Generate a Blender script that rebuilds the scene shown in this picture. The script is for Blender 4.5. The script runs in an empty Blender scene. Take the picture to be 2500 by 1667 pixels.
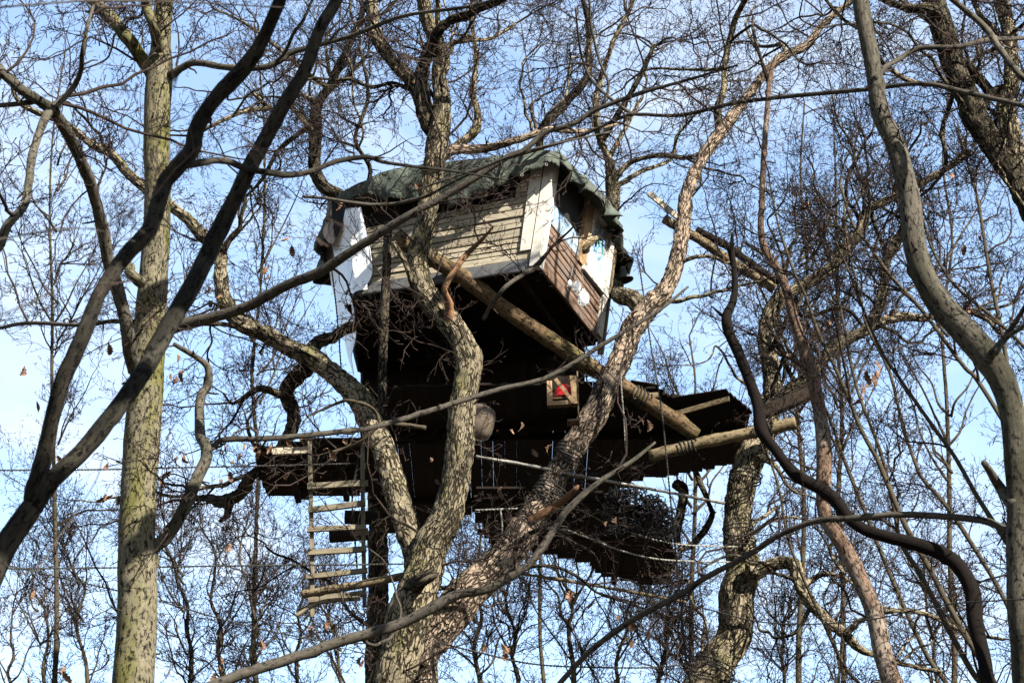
import bpy, math, random
import numpy as np
from mathutils import Vector

# ------------------------------------------------------------------ camera, sky, sun, exposure
scene = bpy.context.scene
col = scene.collection
PITCH = math.radians(25.0)
CAM_Z = 1.6
FOCAL = 85.0
cam_d = bpy.data.cameras.new("camera")
cam = bpy.data.objects.new("camera", cam_d)
col.objects.link(cam)
cam.location = (0, 0, CAM_Z)
cam.rotation_euler = (math.pi / 2 + PITCH, 0, 0)
cam_d.lens = FOCAL
cam_d.sensor_width = 36.0
cam_d.clip_start = 0.1
cam_d.clip_end = 2000
cam_d.dof.use_dof = True
cam_d.dof.focus_distance = 35.0
cam_d.dof.aperture_fstop = 5.6
scene.camera = cam

SUN_AZ = math.radians(43)      # to the right of the line behind the camera
SUN_EL = math.radians(36)
world = bpy.data.worlds.new("World")
scene.world = world
world.use_nodes = True
wn = world.node_tree
for n in list(wn.nodes):
    wn.nodes.remove(n)
w_out = wn.nodes.new('ShaderNodeOutputWorld')
w_bg = wn.nodes.new('ShaderNodeBackground')
w_sky = wn.nodes.new('ShaderNodeTexSky')
w_sky.sky_type = 'NISHITA'
w_sky.sun_disc = False
w_sky.sun_elevation = SUN_EL
w_sky.sun_rotation = math.pi - SUN_AZ
w_sky.altitude = 100
w_sky.air_density = 1.0
w_sky.dust_density = 0.3
w_sky.ozone_density = 0.35
w_tc = wn.nodes.new('ShaderNodeTexCoord')
w_map = wn.nodes.new('ShaderNodeMapping')
w_map.inputs['Scale'].default_value = (1.0, 1.0, 1.9)
w_map.inputs['Rotation'].default_value = (0.2, 0.35, 0.6)
w_noi = wn.nodes.new('ShaderNodeTexNoise')
w_noi.inputs['Scale'].default_value = 6.5
w_noi.inputs['Detail'].default_value = 7
w_noi.inputs['Roughness'].default_value = 0.55
w_noi.inputs['Distortion'].default_value = 0.6
w_rmp = wn.nodes.new('ShaderNodeValToRGB')
w_rmp.color_ramp.elements[0].position = 0.50
w_rmp.color_ramp.elements[0].color = (0.05, 0.05, 0.05, 1)
w_rmp.color_ramp.elements[1].position = 0.78
w_rmp.color_ramp.elements[1].color = (0.85, 0.85, 0.85, 1)
w_mix = wn.nodes.new('ShaderNodeMix')
w_mix.data_type = 'RGBA'
wn.links.new(w_tc.outputs['Generated'], w_map.inputs['Vector'])
wn.links.new(w_map.outputs['Vector'], w_noi.inputs['Vector'])
wn.links.new(w_noi.outputs['Fac'], w_rmp.inputs['Fac'])
wn.links.new(w_rmp.outputs['Color'], w_mix.inputs['Factor'])
wn.links.new(w_sky.outputs['Color'], w_mix.inputs['A'])
w_mix.inputs['B'].default_value = (2.9, 3.1, 3.3, 1)     # thin bright cloud
wn.links.new(w_mix.outputs['Result'], w_bg.inputs['Color'])
w_bg.inputs['Strength'].default_value = 0.055
wn.links.new(w_bg.outputs['Background'], w_out.inputs['Surface'])

sun_d = bpy.data.lights.new("sun", 'SUN')
sun = bpy.data.objects.new("sun", sun_d)
col.objects.link(sun)
sun_d.energy = 5.0
sun_d.angle = math.radians(0.5)
sun_d.color = (1.0, 0.94, 0.84)
to_sun = Vector((math.sin(SUN_AZ) * math.cos(SUN_EL), -math.cos(SUN_AZ) * math.cos(SUN_EL), math.sin(SUN_EL)))
sun.rotation_euler = to_sun.to_track_quat('Z', 'Y').to_euler()

vs = scene.view_settings
vs.view_transform = 'Standard'
vs.look = 'None'
vs.exposure = 2.85
vs.gamma = 1.0

# ------------------------------------------------------------------ helpers
rng = np.random.default_rng(11)
random.seed(7)
F = FOCAL / 36.0 * 2500.0
CX, CY = 1250.0, 833.5
cp, sp = math.cos(PITCH), math.sin(PITCH)


def ray(px, py):
    x = (px - CX) / F
    y = (CY - py) / F
    return np.array([x, cp - y * sp, sp + y * cp])


def P(px, py, Y):
    """point of the place seen at a spot of the photograph, Y metres ahead of the camera"""
    d = ray(px, py)
    return np.array([0, 0, CAM_Z]) + d * (Y / d[1])


def PZ(px, py, z):
    d = ray(px, py)
    return np.array([0, 0, CAM_Z]) + d * ((z - CAM_Z) / d[2])


def px2m(Y):
    return Y / cp / F


def smooth_path(pts, n_per=6):
    """Catmull-Rom through rows of pts"""
    pts = np.asarray(pts, float)
    if len(pts) < 3:
        t = np.linspace(0, 1, n_per + 1)[:, None]
        return pts[0] * (1 - t) + pts[-1] * t
    p = np.vstack([2 * pts[0] - pts[1], pts, 2 * pts[-1] - pts[-2]])
    out = []
    for i in range(1, len(p) - 2):
        p0, p1, p2, p3 = p[i - 1], p[i], p[i + 1], p[i + 2]
        for k in range(n_per):
            t = k / n_per
            out.append(0.5 * (2 * p1 + (p2 - p0) * t + (2 * p0 - 5 * p1 + 4 * p2 - p3) * t * t
                              + (3 * p1 - p0 - 3 * p2 + p3) * t ** 3))
    out.append(p[-2])
    return np.array(out)


def make_mesh(name, verts, quads=None, tris=None, mat=None, smooth=True, attr=None):
    me = bpy.data.meshes.new(name)
    verts = np.asarray(verts, np.float32)
    me.vertices.add(len(verts))
    me.vertices.foreach_set('co', verts.ravel())
    nq = 0 if quads is None else len(quads)
    nt = 0 if tris is None else len(tris)
    loops = []
    if nq:
        loops.append(np.asarray(quads, np.int32).ravel())
    if nt:
        loops.append(np.asarray(tris, np.int32).ravel())
    loops = np.concatenate(loops)
    me.loops.add(len(loops))
    me.loops.foreach_set('vertex_index', loops)
    me.polygons.add(nq + nt)
    starts = np.concatenate([np.arange(nq) * 4, nq * 4 + np.arange(nt) * 3]).astype(np.int32)
    me.polygons.foreach_set('loop_start', starts)
    me.polygons.foreach_set('use_smooth', np.full(nq + nt, smooth, bool))
    if attr is not None:
        a = me.attributes.new('grain', 'FLOAT_VECTOR', 'POINT')
        a.data.foreach_set('vector', np.asarray(attr, np.float32).ravel())
    me.update(calc_edges=True)
    me.validate()
    if mat is not None:
        me.materials.append(mat)
    return me


def link(name, me, parent=None, label=None, cat=None, group=None, kind=None):
    o = bpy.data.objects.new(name, me)
    col.objects.link(o)
    if parent is not None:
        o.parent = parent
        o.matrix_parent_inverse = parent.matrix_world.inverted()
    if label:
        o['label'] = label
    if cat:
        o['category'] = cat
    if group:
        o['group'] = group
    if kind or cat:
        o['kind'] = kind or 'thing'
    return o


def thing(name, loc, label, cat, group=None):
    o = bpy.data.objects.new(name, None)
    o.empty_display_size = 0.2
    col.objects.link(o)
    o.location = Vector(loc)
    o['label'] = label
    o['category'] = cat
    o['kind'] = 'thing'
    if group:
        o['group'] = group
    bpy.context.view_layer.update()
    return o


def put(name, me, parent, loc=None):
    """link a mesh given in world coordinates as a part of parent"""
    o = bpy.data.objects.new(name, me)
    col.objects.link(o)
    o.parent = parent
    root = parent
    off = Vector((0, 0, 0))
    while root is not None:
        off += root.location
        root = root.parent
    o.location = -off if loc is None else Vector(loc) - off
    return o


def frames(path):
    t = np.gradient(path, axis=0)
    t /= np.linalg.norm(t, axis=1)[:, None] + 1e-9
    ref = np.array([0.31, 0.9, 0.17]) if abs(t[0][1]) < 0.8 else np.array([1.0, 0, 0])
    u = np.cross(t[0], ref)
    u /= np.linalg.norm(u)
    us, vsn = [], []
    for i in range(len(path)):
        u = u - t[i] * np.dot(u, t[i])
        u /= np.linalg.norm(u) + 1e-9
        us.append(u.copy())
        vsn.append(np.cross(t[i], u))
    return t, np.array(us), np.array(vsn)


# tileable value noise for bark relief
_NT = rng.random((64, 256))


def vnoise(a, b, pa):
    """a periodic with period pa (integer lattice), b free"""
    ai, bi = np.floor(a).astype(int), np.floor(b).astype(int)
    fa, fb = a - ai, b - bi
    fa = fa * fa * (3 - 2 * fa)
    fb = fb * fb * (3 - 2 * fb)
    g = lambda i, j: _NT[(i % pa) % 64, j % 256]
    return (g(ai, bi) * (1 - fa) + g(ai + 1, bi) * fa) * (1 - fb) + (g(ai, bi + 1) * (1 - fa) + g(ai + 1, bi + 1) * fa) * fb


def tube(path, radii, sides=10, relief=0.0, lump=0.06, seed=0, cap=True, flat=1.0, knots=0.0):
    """tapering tube with lumps and (for big limbs) bark furrows; returns verts, quads, tris, grain"""
    path = np.asarray(path, float)
    radii = np.asarray(radii, float)
    t, u, v = frames(path)
    n = len(path)
    s = np.concatenate([[0], np.cumsum(np.linalg.norm(np.diff(path, axis=0), axis=1))]) + seed * 7.31
    th = np.linspace(0, 2 * math.pi, sides, endpoint=False)
    A, S = np.meshgrid(th, s)
    R = np.repeat(radii[:, None], sides, 1)
    q = A / (2 * math.pi)
    rm = max(radii.mean(), 0.005)
    R = R * (1 + lump * 2 * (vnoise(q * 4, S / (rm * 5) + 3.3, 4) - 0.5) + lump * 1.2 * (vnoise(q * 7, S / (rm * 2.2), 7) - 0.5))
    if knots > 0 and n > 6:
        rk = np.random.default_rng(int(seed * 17 + n))
        for _ in range(rk.poisson(knots * (s[-1] - s[0]))):
            a0, s0 = rk.uniform(0, 2 * math.pi), rk.uniform(s[0], s[-1])
            rl = np.interp(s0, s, radii)
            da = np.abs((A - a0 + math.pi) % (2 * math.pi) - math.pi) * rl
            wk = rl * rk.uniform(0.35, 0.7)
            R = R + rl * rk.uniform(0.10, 0.32) * np.exp(-(da ** 2 + (S - s0) ** 2) / (wk * wk))
    if relief > 0:
        k = max(6, int(2 * math.pi * rm / 0.05))
        ridge = np.abs(vnoise(q * k + 0.6 * vnoise(q * 5, S * 6, 5), S * 8.0, k) - 0.5) * 2
        ridge2 = vnoise(q * k * 2, S * 18, k * 2)
        R = R + relief * (np.clip(ridge * 1.6, 0, 1) - 0.6) + relief * 0.5 * (ridge2 - 0.5)
    V = path[:, None, :] + R[..., None] * (np.cos(A)[..., None] * u[:, None, :] * flat + np.sin(A)[..., None] * v[:, None, :])
    G = np.stack([np.cos(A) * rm, np.sin(A) * rm, S], -1)
    V = V.reshape(-1, 3)
    G = G.reshape(-1, 3)
    i = np.arange(n - 1)[:, None] * sides
    j = np.arange(sides)[None, :]
    jn = (j + 1) % sides
    Q = np.stack([i + j, i + jn, i + sides + jn, i + sides + j], -1).reshape(-1, 4)
    T = []
    if cap:
        c0, c1 = len(V), len(V) + 1
        V = np.vstack([V, path[0], path[-1]])
        G = np.vstack([G, [0, 0, s[0]], [0, 0, s[-1]]])
        jj = np.arange(sides)
        T = np.vstack([np.stack([np.full(sides, c0), (jj + 1) % sides, jj], -1),
                       np.stack([np.full(sides, c1), (n - 1) * sides + jj, (n - 1) * sides + (jj + 1) % sides], -1)])
    return V, Q, (T if len(T) else None), G


def tube_mesh(name, path, radii, mat, sides=8, **k):
    V, Q, T, G = tube(path, radii, sides, **k)
    return make_mesh(name, V, Q, T, mat, True, G)


def join(parts):
    Vs, Qs, Ts, Gs, off = [], [], [], [], 0
    for V, Q, T, G in parts:
        Vs.append(V); Gs.append(G)
        if Q is not None and len(Q): Qs.append(np.asarray(Q) + off)
        if T is not None and len(T): Ts.append(np.asarray(T) + off)
        off += len(V)
    return np.vstack(Vs), (np.vstack(Qs) if Qs else None), (np.vstack(Ts) if Ts else None), np.vstack(Gs)


def bar(a, b, w, h, up=(0, 0, 1), nseg=3, warp=0.0, chamfer=0.12):
    """a sawn board or beam from a to b: w across, h along 'up'; chamfered edges, slightly warped"""
    a, b, up = np.asarray(a, float), np.asarray(b, float), np.asarray(up, float)
    t = b - a
    L = np.linalg.norm(t)
    t = t / L
    s = np.cross(t, up)
    s /= np.linalg.norm(s)
    n = np.cross(s, t)
    c = chamfer * min(w, h)
    prof = [(-w / 2 + c, -h / 2), (w / 2 - c, -h / 2), (w / 2, -h / 2 + c), (w / 2, h / 2 - c),
            (w / 2 - c, h / 2), (-w / 2 + c, h / 2), (-w / 2, h / 2 - c), (-w / 2, -h / 2 + c)]
    V, G = [], []
    ph = random.random() * 6
    for i in range(nseg + 1):
        f = i / nseg
        cen = a + t * L * f + n * warp * math.sin(f * 3.1 + ph) + s * warp * 0.6 * math.sin(f * 4 + ph * 2)
        for (x, y) in prof:
            V.append(cen + s * x + n * y)
            G.append((x, y, f * L + ph))
    Q = []
    for i in range(nseg):
        for j in range(8):
            k = (j + 1) % 8
            Q.append((i * 8 + j, i * 8 + k, i * 8 + 8 + k, i * 8 + 8 + j))
    e = nseg * 8
    Q += [(0, 7, 6, 5), (0, 5, 4, 1), (1, 4, 3, 2), (e, e + 1, e + 4, e + 5), (e + 1, e + 2, e + 3, e + 4), (e, e + 5, e + 6, e + 7)]
    return np.array(V), np.array(Q), None, np.array(G)


def bar_mesh(name, a, b, w, h, mat, **k):
    V, Q, T, G = bar(a, b, w, h, **k)
    return make_mesh(name, V, Q, T, mat, False, G)


# ------------------------------------------------------------------ materials
def nodes(name):
    m = bpy.data.materials.new(name)
    m.use_nodes = True
    nt = m.node_tree
    b = nt.nodes['Principled BSDF']
    return m, nt, b


def ramp(nt, fac, stops):
    r = nt.nodes.new('ShaderNodeValToRGB')
    els = r.color_ramp.elements
    while len(els) < len(stops):
        els.new(0.5)
    for e, (p, c) in zip(els, stops):
        e.position = p
        e.color = (*c, 1)
    nt.links.new(fac, r.inputs['Fac'])
    return r.outputs['Color']


def grain(nt, scale, attr=True):
    """texture vector that follows the limb or board (grain attribute), scaled"""
    if attr:
        a = nt.nodes.new('ShaderNodeAttribute')
        a.attribute_name = 'grain'
        src = a.outputs['Vector']
    else:
        a = nt.nodes.new('ShaderNodeTexCoord')
        src = a.outputs['Object']
    mp = nt.nodes.new('ShaderNodeMapping')
    mp.inputs['Scale'].default_value = scale
    nt.links.new(src, mp.inputs['Vector'])
    return mp.outputs['Vector']


def noise(nt, vec, scale, detail=6, rough=0.6, dist=0.0):
    n = nt.nodes.new('ShaderNodeTexNoise')
    n.inputs['Scale'].default_value = scale
    n.inputs['Detail'].default_value = detail
    n.inputs['Roughness'].default_value = rough
    n.inputs['Distortion'].default_value = dist
    nt.links.new(vec, n.inputs['Vector'])
    return n.outputs['Fac']


def mixc(nt, fac, a, b, mode='MIX'):
    m = nt.nodes.new('ShaderNodeMix')
    m.data_type = 'RGBA'
    m.blend_type = mode
    for s, v in (('Factor', fac), ('A', a), ('B', b)):
        if isinstance(v, (int, float)):
            m.inputs[s].default_value = v
        elif isinstance(v, tuple):
            m.inputs[s].default_value = (*v, 1)
        else:
            nt.links.new(v, m.inputs[s])
    return m.outputs['Result']


def math_n(nt, op, a, b=None):
    m = nt.nodes.new('ShaderNodeMath')
    m.operation = op
    for i, v in enumerate((a, b)):
        if v is None:
            continue
        if isinstance(v, (int, float)):
            m.inputs[i].default_value = v
        else:
            nt.links.new(v, m.inputs[i])
    return m.outputs[0]


def bump(nt, b, h, strength, dist):
    n = nt.nodes.new('ShaderNodeBump')
    n.inputs['Strength'].default_value = strength
    n.inputs['Distance'].default_value = dist
    nt.links.new(h, n.inputs['Height'])
    nt.links.new(n.outputs['Normal'], b.inputs['Normal'])


def rnd(nt):
    return nt.nodes.new('ShaderNodeObjectInfo').outputs['Random']


K = 0.31       # real bark and old timber are dark; the photograph is exposed for them


def sc(c, k=K):
    return tuple(x * k for x in c)


def bark_oak(name, hi, lo, moss, moss_at=0.56):
    hi, lo, moss = sc(hi), sc(lo), sc(moss)
    m, nt, b = nodes(name)
    v = grain(nt, (1, 1, 0.27))
    vo = nt.nodes.new('ShaderNodeTexVoronoi')
    vo.feature = 'DISTANCE_TO_EDGE'
    vo.inputs['Scale'].default_value = 24
    vo.inputs['Randomness'].default_value = 1.0
    w = nt.nodes.new('ShaderNodeVectorMath')
    w.operation = 'ADD'
    nz = nt.nodes.new('ShaderNodeTexNoise')
    nz.inputs['Scale'].default_value = 22
    nt.links.new(v, nz.inputs['Vector'])
    sv = nt.nodes.new('ShaderNodeVectorMath')
    sv.operation = 'SCALE'
    sv.inputs['Scale'].default_value = 0.06
    nt.links.new(nz.outputs['Color'], sv.inputs[0])
    nt.links.new(v, w.inputs[0])
    nt.links.new(sv.outputs[0], w.inputs[1])
    nt.links.new(w.outputs[0], vo.inputs['Vector'])
    wid = noise(nt, grain(nt, (1, 1, 0.5)), 7, 4, 0.6)
    wid = math_n(nt, 'MAXIMUM', math_n(nt, 'MULTIPLY', math_n(nt, 'SUBTRACT', wid, 0.36), 1.15), 0.02)
    plate = math_n(nt, 'MINIMUM', math_n(nt, 'DIVIDE', vo.outputs['Distance'], wid), 1.0)
    plate = math_n(nt, 'SUBTRACT', plate, math_n(nt, 'MULTIPLY', noise(nt, grain(nt, (1, 1, 0.12)), 34, 5, 0.7), 0.35))
    plate = math_n(nt, 'MAXIMUM', math_n(nt, 'MULTIPLY', plate, 1.2), 0.0)
    plate = math_n(nt, 'MINIMUM', plate, 1.0)
    fine = noise(nt, grain(nt, (1, 1, 0.5)), 38, 6, 0.7)
    c = mixc(nt, fine, lo, hi)
    c = mixc(nt, plate, tuple(x * 0.16 for x in lo), c)
    mz = noise(nt, grain(nt, (1, 1, 0.6)), 3.2, 5, 0.6)
    mf = ramp(nt, mz, [(moss_at - 0.08, (0, 0, 0)), (moss_at + 0.10, (1, 1, 1))])
    mm = mixc(nt, mf, (0, 0, 0), plate)
    c = mixc(nt, math_n(nt, 'MULTIPLY', mm, 0.75), c, moss)
    spots = noise(nt, grain(nt, (1, 1, 0.8)), 1.7, 3, 0.5)
    c = mixc(nt, ramp(nt, spots, [(0.55, (0, 0, 0)), (0.75, (0.55, 0.55, 0.55))]), c, tuple(x * 0.45 for x in lo))
    nt.links.new(c, b.inputs['Base Color'])
    b.inputs['Roughness'].default_value = 0.95
    b.inputs['Specular IOR Level'].default_value = 0.04
    h = math_n(nt, 'ADD', math_n(nt, 'MULTIPLY', plate, 1.0), math_n(nt, 'MULTIPLY', fine, 0.5))
    bump(nt, b, h, 1.0, 0.03)
    return m


def bark_smooth(name, hi, lo, moss, moss_lo=0.5, moss_hi=0.7, spot=0.6, alongs=0.18):
    hi, lo, moss = sc(hi), sc(lo), sc(moss)
    m, nt, b = nodes(name)
    v = grain(nt, (1, 1, alongs))
    streak = noise(nt, v, 26, 7, 0.65)
    patch = noise(nt, grain(nt, (1, 1, 0.35)), 3.0, 5, 0.6)
    c = mixc(nt, streak, lo, hi)
    c = mixc(nt, ramp(nt, patch, [(moss_lo, (0, 0, 0)), (moss_hi, (0.85, 0.85, 0.85))]), c, moss)
    dk = noise(nt, grain(nt, (1, 1, 0.45)), 30, 5, 0.75)
    c = mixc(nt, ramp(nt, dk, [(spot - 0.04, (0, 0, 0)), (spot + 0.05, (1, 1, 1))]), c, tuple(x * 0.18 for x in lo))
    ring = noise(nt, grain(nt, (0.25, 0.25, 1.0)), 22, 3, 0.5)
    c = mixc(nt, ramp(nt, ring, [(0.60, (0, 0, 0)), (0.72, (0.5, 0.5, 0.5))]), c, tuple(x * 0.5 for x in lo))
    nt.links.new(c, b.inputs['Base Color'])
    b.inputs['Roughness'].default_value = 0.9
    b.inputs['Specular IOR Level'].default_value = 0.05
    bump(nt, b, math_n(nt, 'ADD', streak, math_n(nt, 'MULTIPLY', ring, 0.6)), 0.6, 0.012)
    return m


def bark_twig(name, hi, lo):
    hi, lo = sc(hi, 0.20), sc(lo, 0.18)  # set darker than real bark to carry the twigs' self-shade
    m, nt, b = nodes(name)
    n = noise(nt, grain(nt, (1, 1, 1), attr=False), 2.5, 3, 0.6)
    nt.links.new(mixc(nt, ramp(nt, n, [(0.35, (0, 0, 0)), (0.65, (1, 1, 1))]), lo, hi), b.inputs['Base Color'])
    b.inputs['Roughness'].default_value = 0.9
    b.inputs['Specular IOR Level'].default_value = 0.04
    return m


def wood(name, hi, lo, stain, stain_at=0.58, contrast=1.0, per=0.35):
    hi, lo, stain = sc(hi), sc(lo), sc(stain)
    m, nt, b = nodes(name)
    v = grain(nt, (1, 1, 0.05))
    fib = noise(nt, v, 55, 6, 0.7, 0.4)
    c = mixc(nt, ramp(nt, fib, [(0.3, (0, 0, 0)), (0.72, (1, 1, 1))]), lo, hi)
    st = noise(nt, grain(nt, (1, 1, 0.35)), 4.0, 5, 0.65)
    c = mixc(nt, ramp(nt, st, [(stain_at - 0.1, (0, 0, 0)), (stain_at + 0.12, (0.8, 0.8, 0.8))]), c, stain)
    r = rnd(nt)
    br = math_n(nt, 'ADD', math_n(nt, 'MULTIPLY', r, per), 1 - per * 0.6)
    cc = nt.nodes.new('ShaderNodeVectorMath')
    cc.operation = 'SCALE'
    nt.links.new(c, cc.inputs[0])
    nt.links.new(br, cc.inputs['Scale'])
    nt.links.new(cc.outputs[0], b.inputs['Base Color'])
    b.inputs['Roughness'].default_value = 0.9
    b.inputs['Specular IOR Level'].default_value = 0.05
    bump(nt, b, fib, 0.6, 0.006)
    return m


def plain(name, c, rough=0.6, c2=None, scale=5, metal=0.0, bumpd=0.004, spec=0.4, k=0.45):
    c = sc(c, k)
    c2 = sc(c2, k) if c2 else None
    m, nt, b = nodes(name)
    n = noise(nt, grain(nt, (1, 1, 1), attr=False), scale, 6, 0.65)
    c2 = c2 or tuple(x * 0.6 for x in c)
    nt.links.new(mixc(nt, ramp(nt, n, [(0.35, (0, 0, 0)), (0.68, (1, 1, 1))]), c, c2), b.inputs['Base Color'])
    b.inputs['Roughness'].default_value = rough
    b.inputs['Metallic'].default_value = metal
    b.inputs['Specular IOR Level'].default_value = spec
    bump(nt, b, n, 0.5, bumpd)
    return m


M = {}
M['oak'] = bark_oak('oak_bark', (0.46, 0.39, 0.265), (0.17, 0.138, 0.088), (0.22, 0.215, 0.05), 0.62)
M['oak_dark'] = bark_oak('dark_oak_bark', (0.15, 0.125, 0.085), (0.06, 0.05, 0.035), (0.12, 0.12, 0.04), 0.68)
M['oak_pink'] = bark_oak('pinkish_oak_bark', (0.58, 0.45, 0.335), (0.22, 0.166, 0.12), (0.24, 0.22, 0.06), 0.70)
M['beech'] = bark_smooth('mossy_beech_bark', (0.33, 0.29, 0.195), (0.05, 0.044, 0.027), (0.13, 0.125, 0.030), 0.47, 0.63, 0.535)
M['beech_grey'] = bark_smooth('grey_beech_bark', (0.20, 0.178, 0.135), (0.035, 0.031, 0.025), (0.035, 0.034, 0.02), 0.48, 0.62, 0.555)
M['beech_dark'] = bark_smooth('dark_shaded_beech_bark', (0.10, 0.088, 0.066), (0.016, 0.014, 0.011), (0.012, 0.011, 0.008), 0.40, 0.56, 0.54)  # mottled dark bark, darkened further for the shade on these stems
M['dead'] = bark_smooth('peeling_dead_bark', (0.30, 0.20, 0.14), (0.07, 0.042, 0.028), (0.30, 0.25, 0.20), 0.50, 0.60, 0.54)
M['deadblack'] = bark_smooth('blackened_bark', (0.013, 0.008, 0.0055), (0.005, 0.0035, 0.003), (0.03, 0.018, 0.011), 0.6, 0.75, 0.60)
M['grey_branch'] = bark_smooth('grey_branch_bark', (0.155, 0.135, 0.108), (0.02, 0.018, 0.015), (0.045, 0.042, 0.026), 0.52, 0.70, 0.57, 0.3)
M['sapling'] = bark_smooth('sapling_bark', (0.115, 0.094, 0.062), (0.04, 0.033, 0.021), (0.07, 0.07, 0.026), 0.55, 0.75, 0.64)
M['raw'] = wood('torn_raw_wood', (0.40, 0.22, 0.12), (0.12, 0.055, 0.03), (0.07, 0.05, 0.03), 0.52)
M['twig'] = bark_twig('twig_bark', (0.11, 0.078, 0.064), (0.035, 0.025, 0.021))
M['plank'] = wood('weathered_grey_board', (0.62, 0.54, 0.41), (0.27, 0.23, 0.165), (0.18, 0.17, 0.09), 0.60)
M['plank_brown'] = wood('red_brown_board', (0.33, 0.22, 0.155), (0.16, 0.095, 0.065), (0.20, 0.18, 0.16), 0.56)
M['white_wood'] = wood('flaking_white_board', (0.80, 0.77, 0.70), (0.62, 0.58, 0.50), (0.34, 0.29, 0.22), 0.68, per=0.1)
M['warm_wood'] = wood('fresh_timber', (0.60, 0.42, 0.25), (0.40, 0.25, 0.13), (0.35, 0.25, 0.15), 0.62, per=0.15)
M['log'] = bark_smooth('mottled_log', (0.30, 0.20, 0.11), (0.06, 0.04, 0.022), (0.13, 0.125, 0.04), 0.48, 0.62, 0.55)
M['pole'] = bark_smooth('weathered_pole', (0.36, 0.28, 0.165), (0.10, 0.075, 0.043), (0.06, 0.048, 0.03), 0.54, 0.68, 0.57)
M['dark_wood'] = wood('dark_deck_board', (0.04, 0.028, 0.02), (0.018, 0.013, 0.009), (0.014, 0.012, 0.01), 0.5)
M['ladder'] = wood('ladder_timber', (0.36, 0.31, 0.21), (0.18, 0.15, 0.10), (0.06, 0.055, 0.045), 0.52)
M['flash'] = plain('grey_flashing', (0.075, 0.078, 0.08), 0.7, (0.04, 0.04, 0.042), 9)
M['tarp'] = plain('green_tarpaulin', (0.085, 0.10, 0.078), 0.85, (0.030, 0.037, 0.031), 4.0, bumpd=0.06, spec=0.15)
M['sheet'] = plain('white_plastic_sheet', (0.78, 0.79, 0.80), 0.4, (0.60, 0.62, 0.66), 2.2, bumpd=0.03, k=0.7)
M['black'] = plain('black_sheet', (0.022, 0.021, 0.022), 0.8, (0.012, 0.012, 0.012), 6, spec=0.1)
M['rope'] = plain('dark_rope', (0.05, 0.048, 0.042), 0.9, (0.02, 0.02, 0.018), 40, spec=0.05)
M['rope_pale'] = plain('pale_rope', (0.24, 0.225, 0.19), 0.8, (0.10, 0.095, 0.08), 30)
M['red'] = plain('red_plastic', (0.55, 0.012, 0.012), 0.25, (0.40, 0.01, 0.01), 3, bumpd=0.001)
M['beige'] = plain('beige_plastic', (0.58, 0.46, 0.35), 0.5, (0.30, 0.21, 0.14), 4, bumpd=0.004, spec=0.1, k=0.14)
M['leaf'] = plain('dead_leaf', (0.24, 0.14, 0.085), 0.8, (0.10, 0.055, 0.032), 9, spec=0.1)
M['teal'] = plain('teal_cord', (0.08, 0.40, 0.33), 0.6, (0.05, 0.28, 0.24), 9)

m, nt, b = nodes('window_pane')
b.inputs['Base Color'].default_value = (0.45, 0.60, 0.72, 1)
b.inputs['Roughness'].default_value = 0.06
b.inputs['Transmission Weight'].default_value = 0.75
b.inputs['IOR'].default_value = 1.45
bump(nt, b, noise(nt, grain(nt, (1, 1, 1), attr=False), 3, 2, 0.5), 0.15, 0.01)
M['glass'] = m
m, nt, b = nodes('clear_bottle')
b.inputs['Base Color'].default_value = (0.82, 0.84, 0.84, 1)
b.inputs['Roughness'].default_value = 0.18
b.inputs['Transmission Weight'].default_value = 0.45
b.inputs['IOR'].default_value = 1.4
bump(nt, b, noise(nt, grain(nt, (1, 1, 1), attr=False), 30, 3, 0.5), 0.8, 0.02)
M['bottle'] = m

m, nt, b = nodes('leaf_litter')
g0 = grain(nt, (1, 1, 1), attr=False)
nz = noise(nt, g0, 1.1, 8, 0.75)
nt.links.new(ramp(nt, nz, [(0.3, (0.02, 0.015, 0.01)), (0.55, (0.045, 0.03, 0.018)), (0.75, (0.03, 0.033, 0.014))]), b.inputs['Base Color'])
b.inputs['Roughness'].default_value = 0.95
bump(nt, b, nz, 1.0, 0.2)
M['litter'] = m

# ------------------------------------------------------------------ the ground (below the frame)
gx, gy = np.meshgrid(np.linspace(-1, 1, 81), np.linspace(-1, 1, 81))
gx = np.sign(gx) * np.abs(gx) ** 2 * 600
gy = np.sign(gy) * np.abs(gy) ** 2 * 600 + 20
gz = 0.12 * np.sin(gx * 0.31) * np.cos(gy * 0.27) + 0.08 * np.sin(gx * 0.9 + gy * 0.7)
ii, jj = np.meshgrid(np.arange(80), np.arange(80), indexing='ij')
Q = np.stack([ii * 81 + jj, ii * 81 + jj + 1, (ii + 1) * 81 + jj + 1, (ii + 1) * 81 + jj], -1).reshape(-1, 4)
ground = link('ground', make_mesh('ground', np.stack([gx, gy, gz], -1).reshape(-1, 3), Q, None, M['litter']), kind='structure')
ground['label'] = 'forest floor of brown leaf litter'

# ------------------------------------------------------------------ trees
def grow(start, d, length, nseg, curve, up, r):
    """many random-walk branch paths at once -> (n, nseg+1, 3)"""
    n = len(start)
    d = d / (np.linalg.norm(d, axis=1)[:, None] + 1e-9)
    pts = [start]
    p = start
    zig = 1.0
    side = r.normal(size=(n, 3))
    for k in range(nseg):
        d = d + curve * r.normal(size=(n, 3)) + zig * curve * 0.45 * side
        d[:, 2] += up
        d /= np.linalg.norm(d, axis=1)[:, None] + 1e-9
        p = p + d * (length / nseg)[:, None]
        pts.append(p)
        zig = -zig
    return np.stack(pts, 1)


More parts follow.
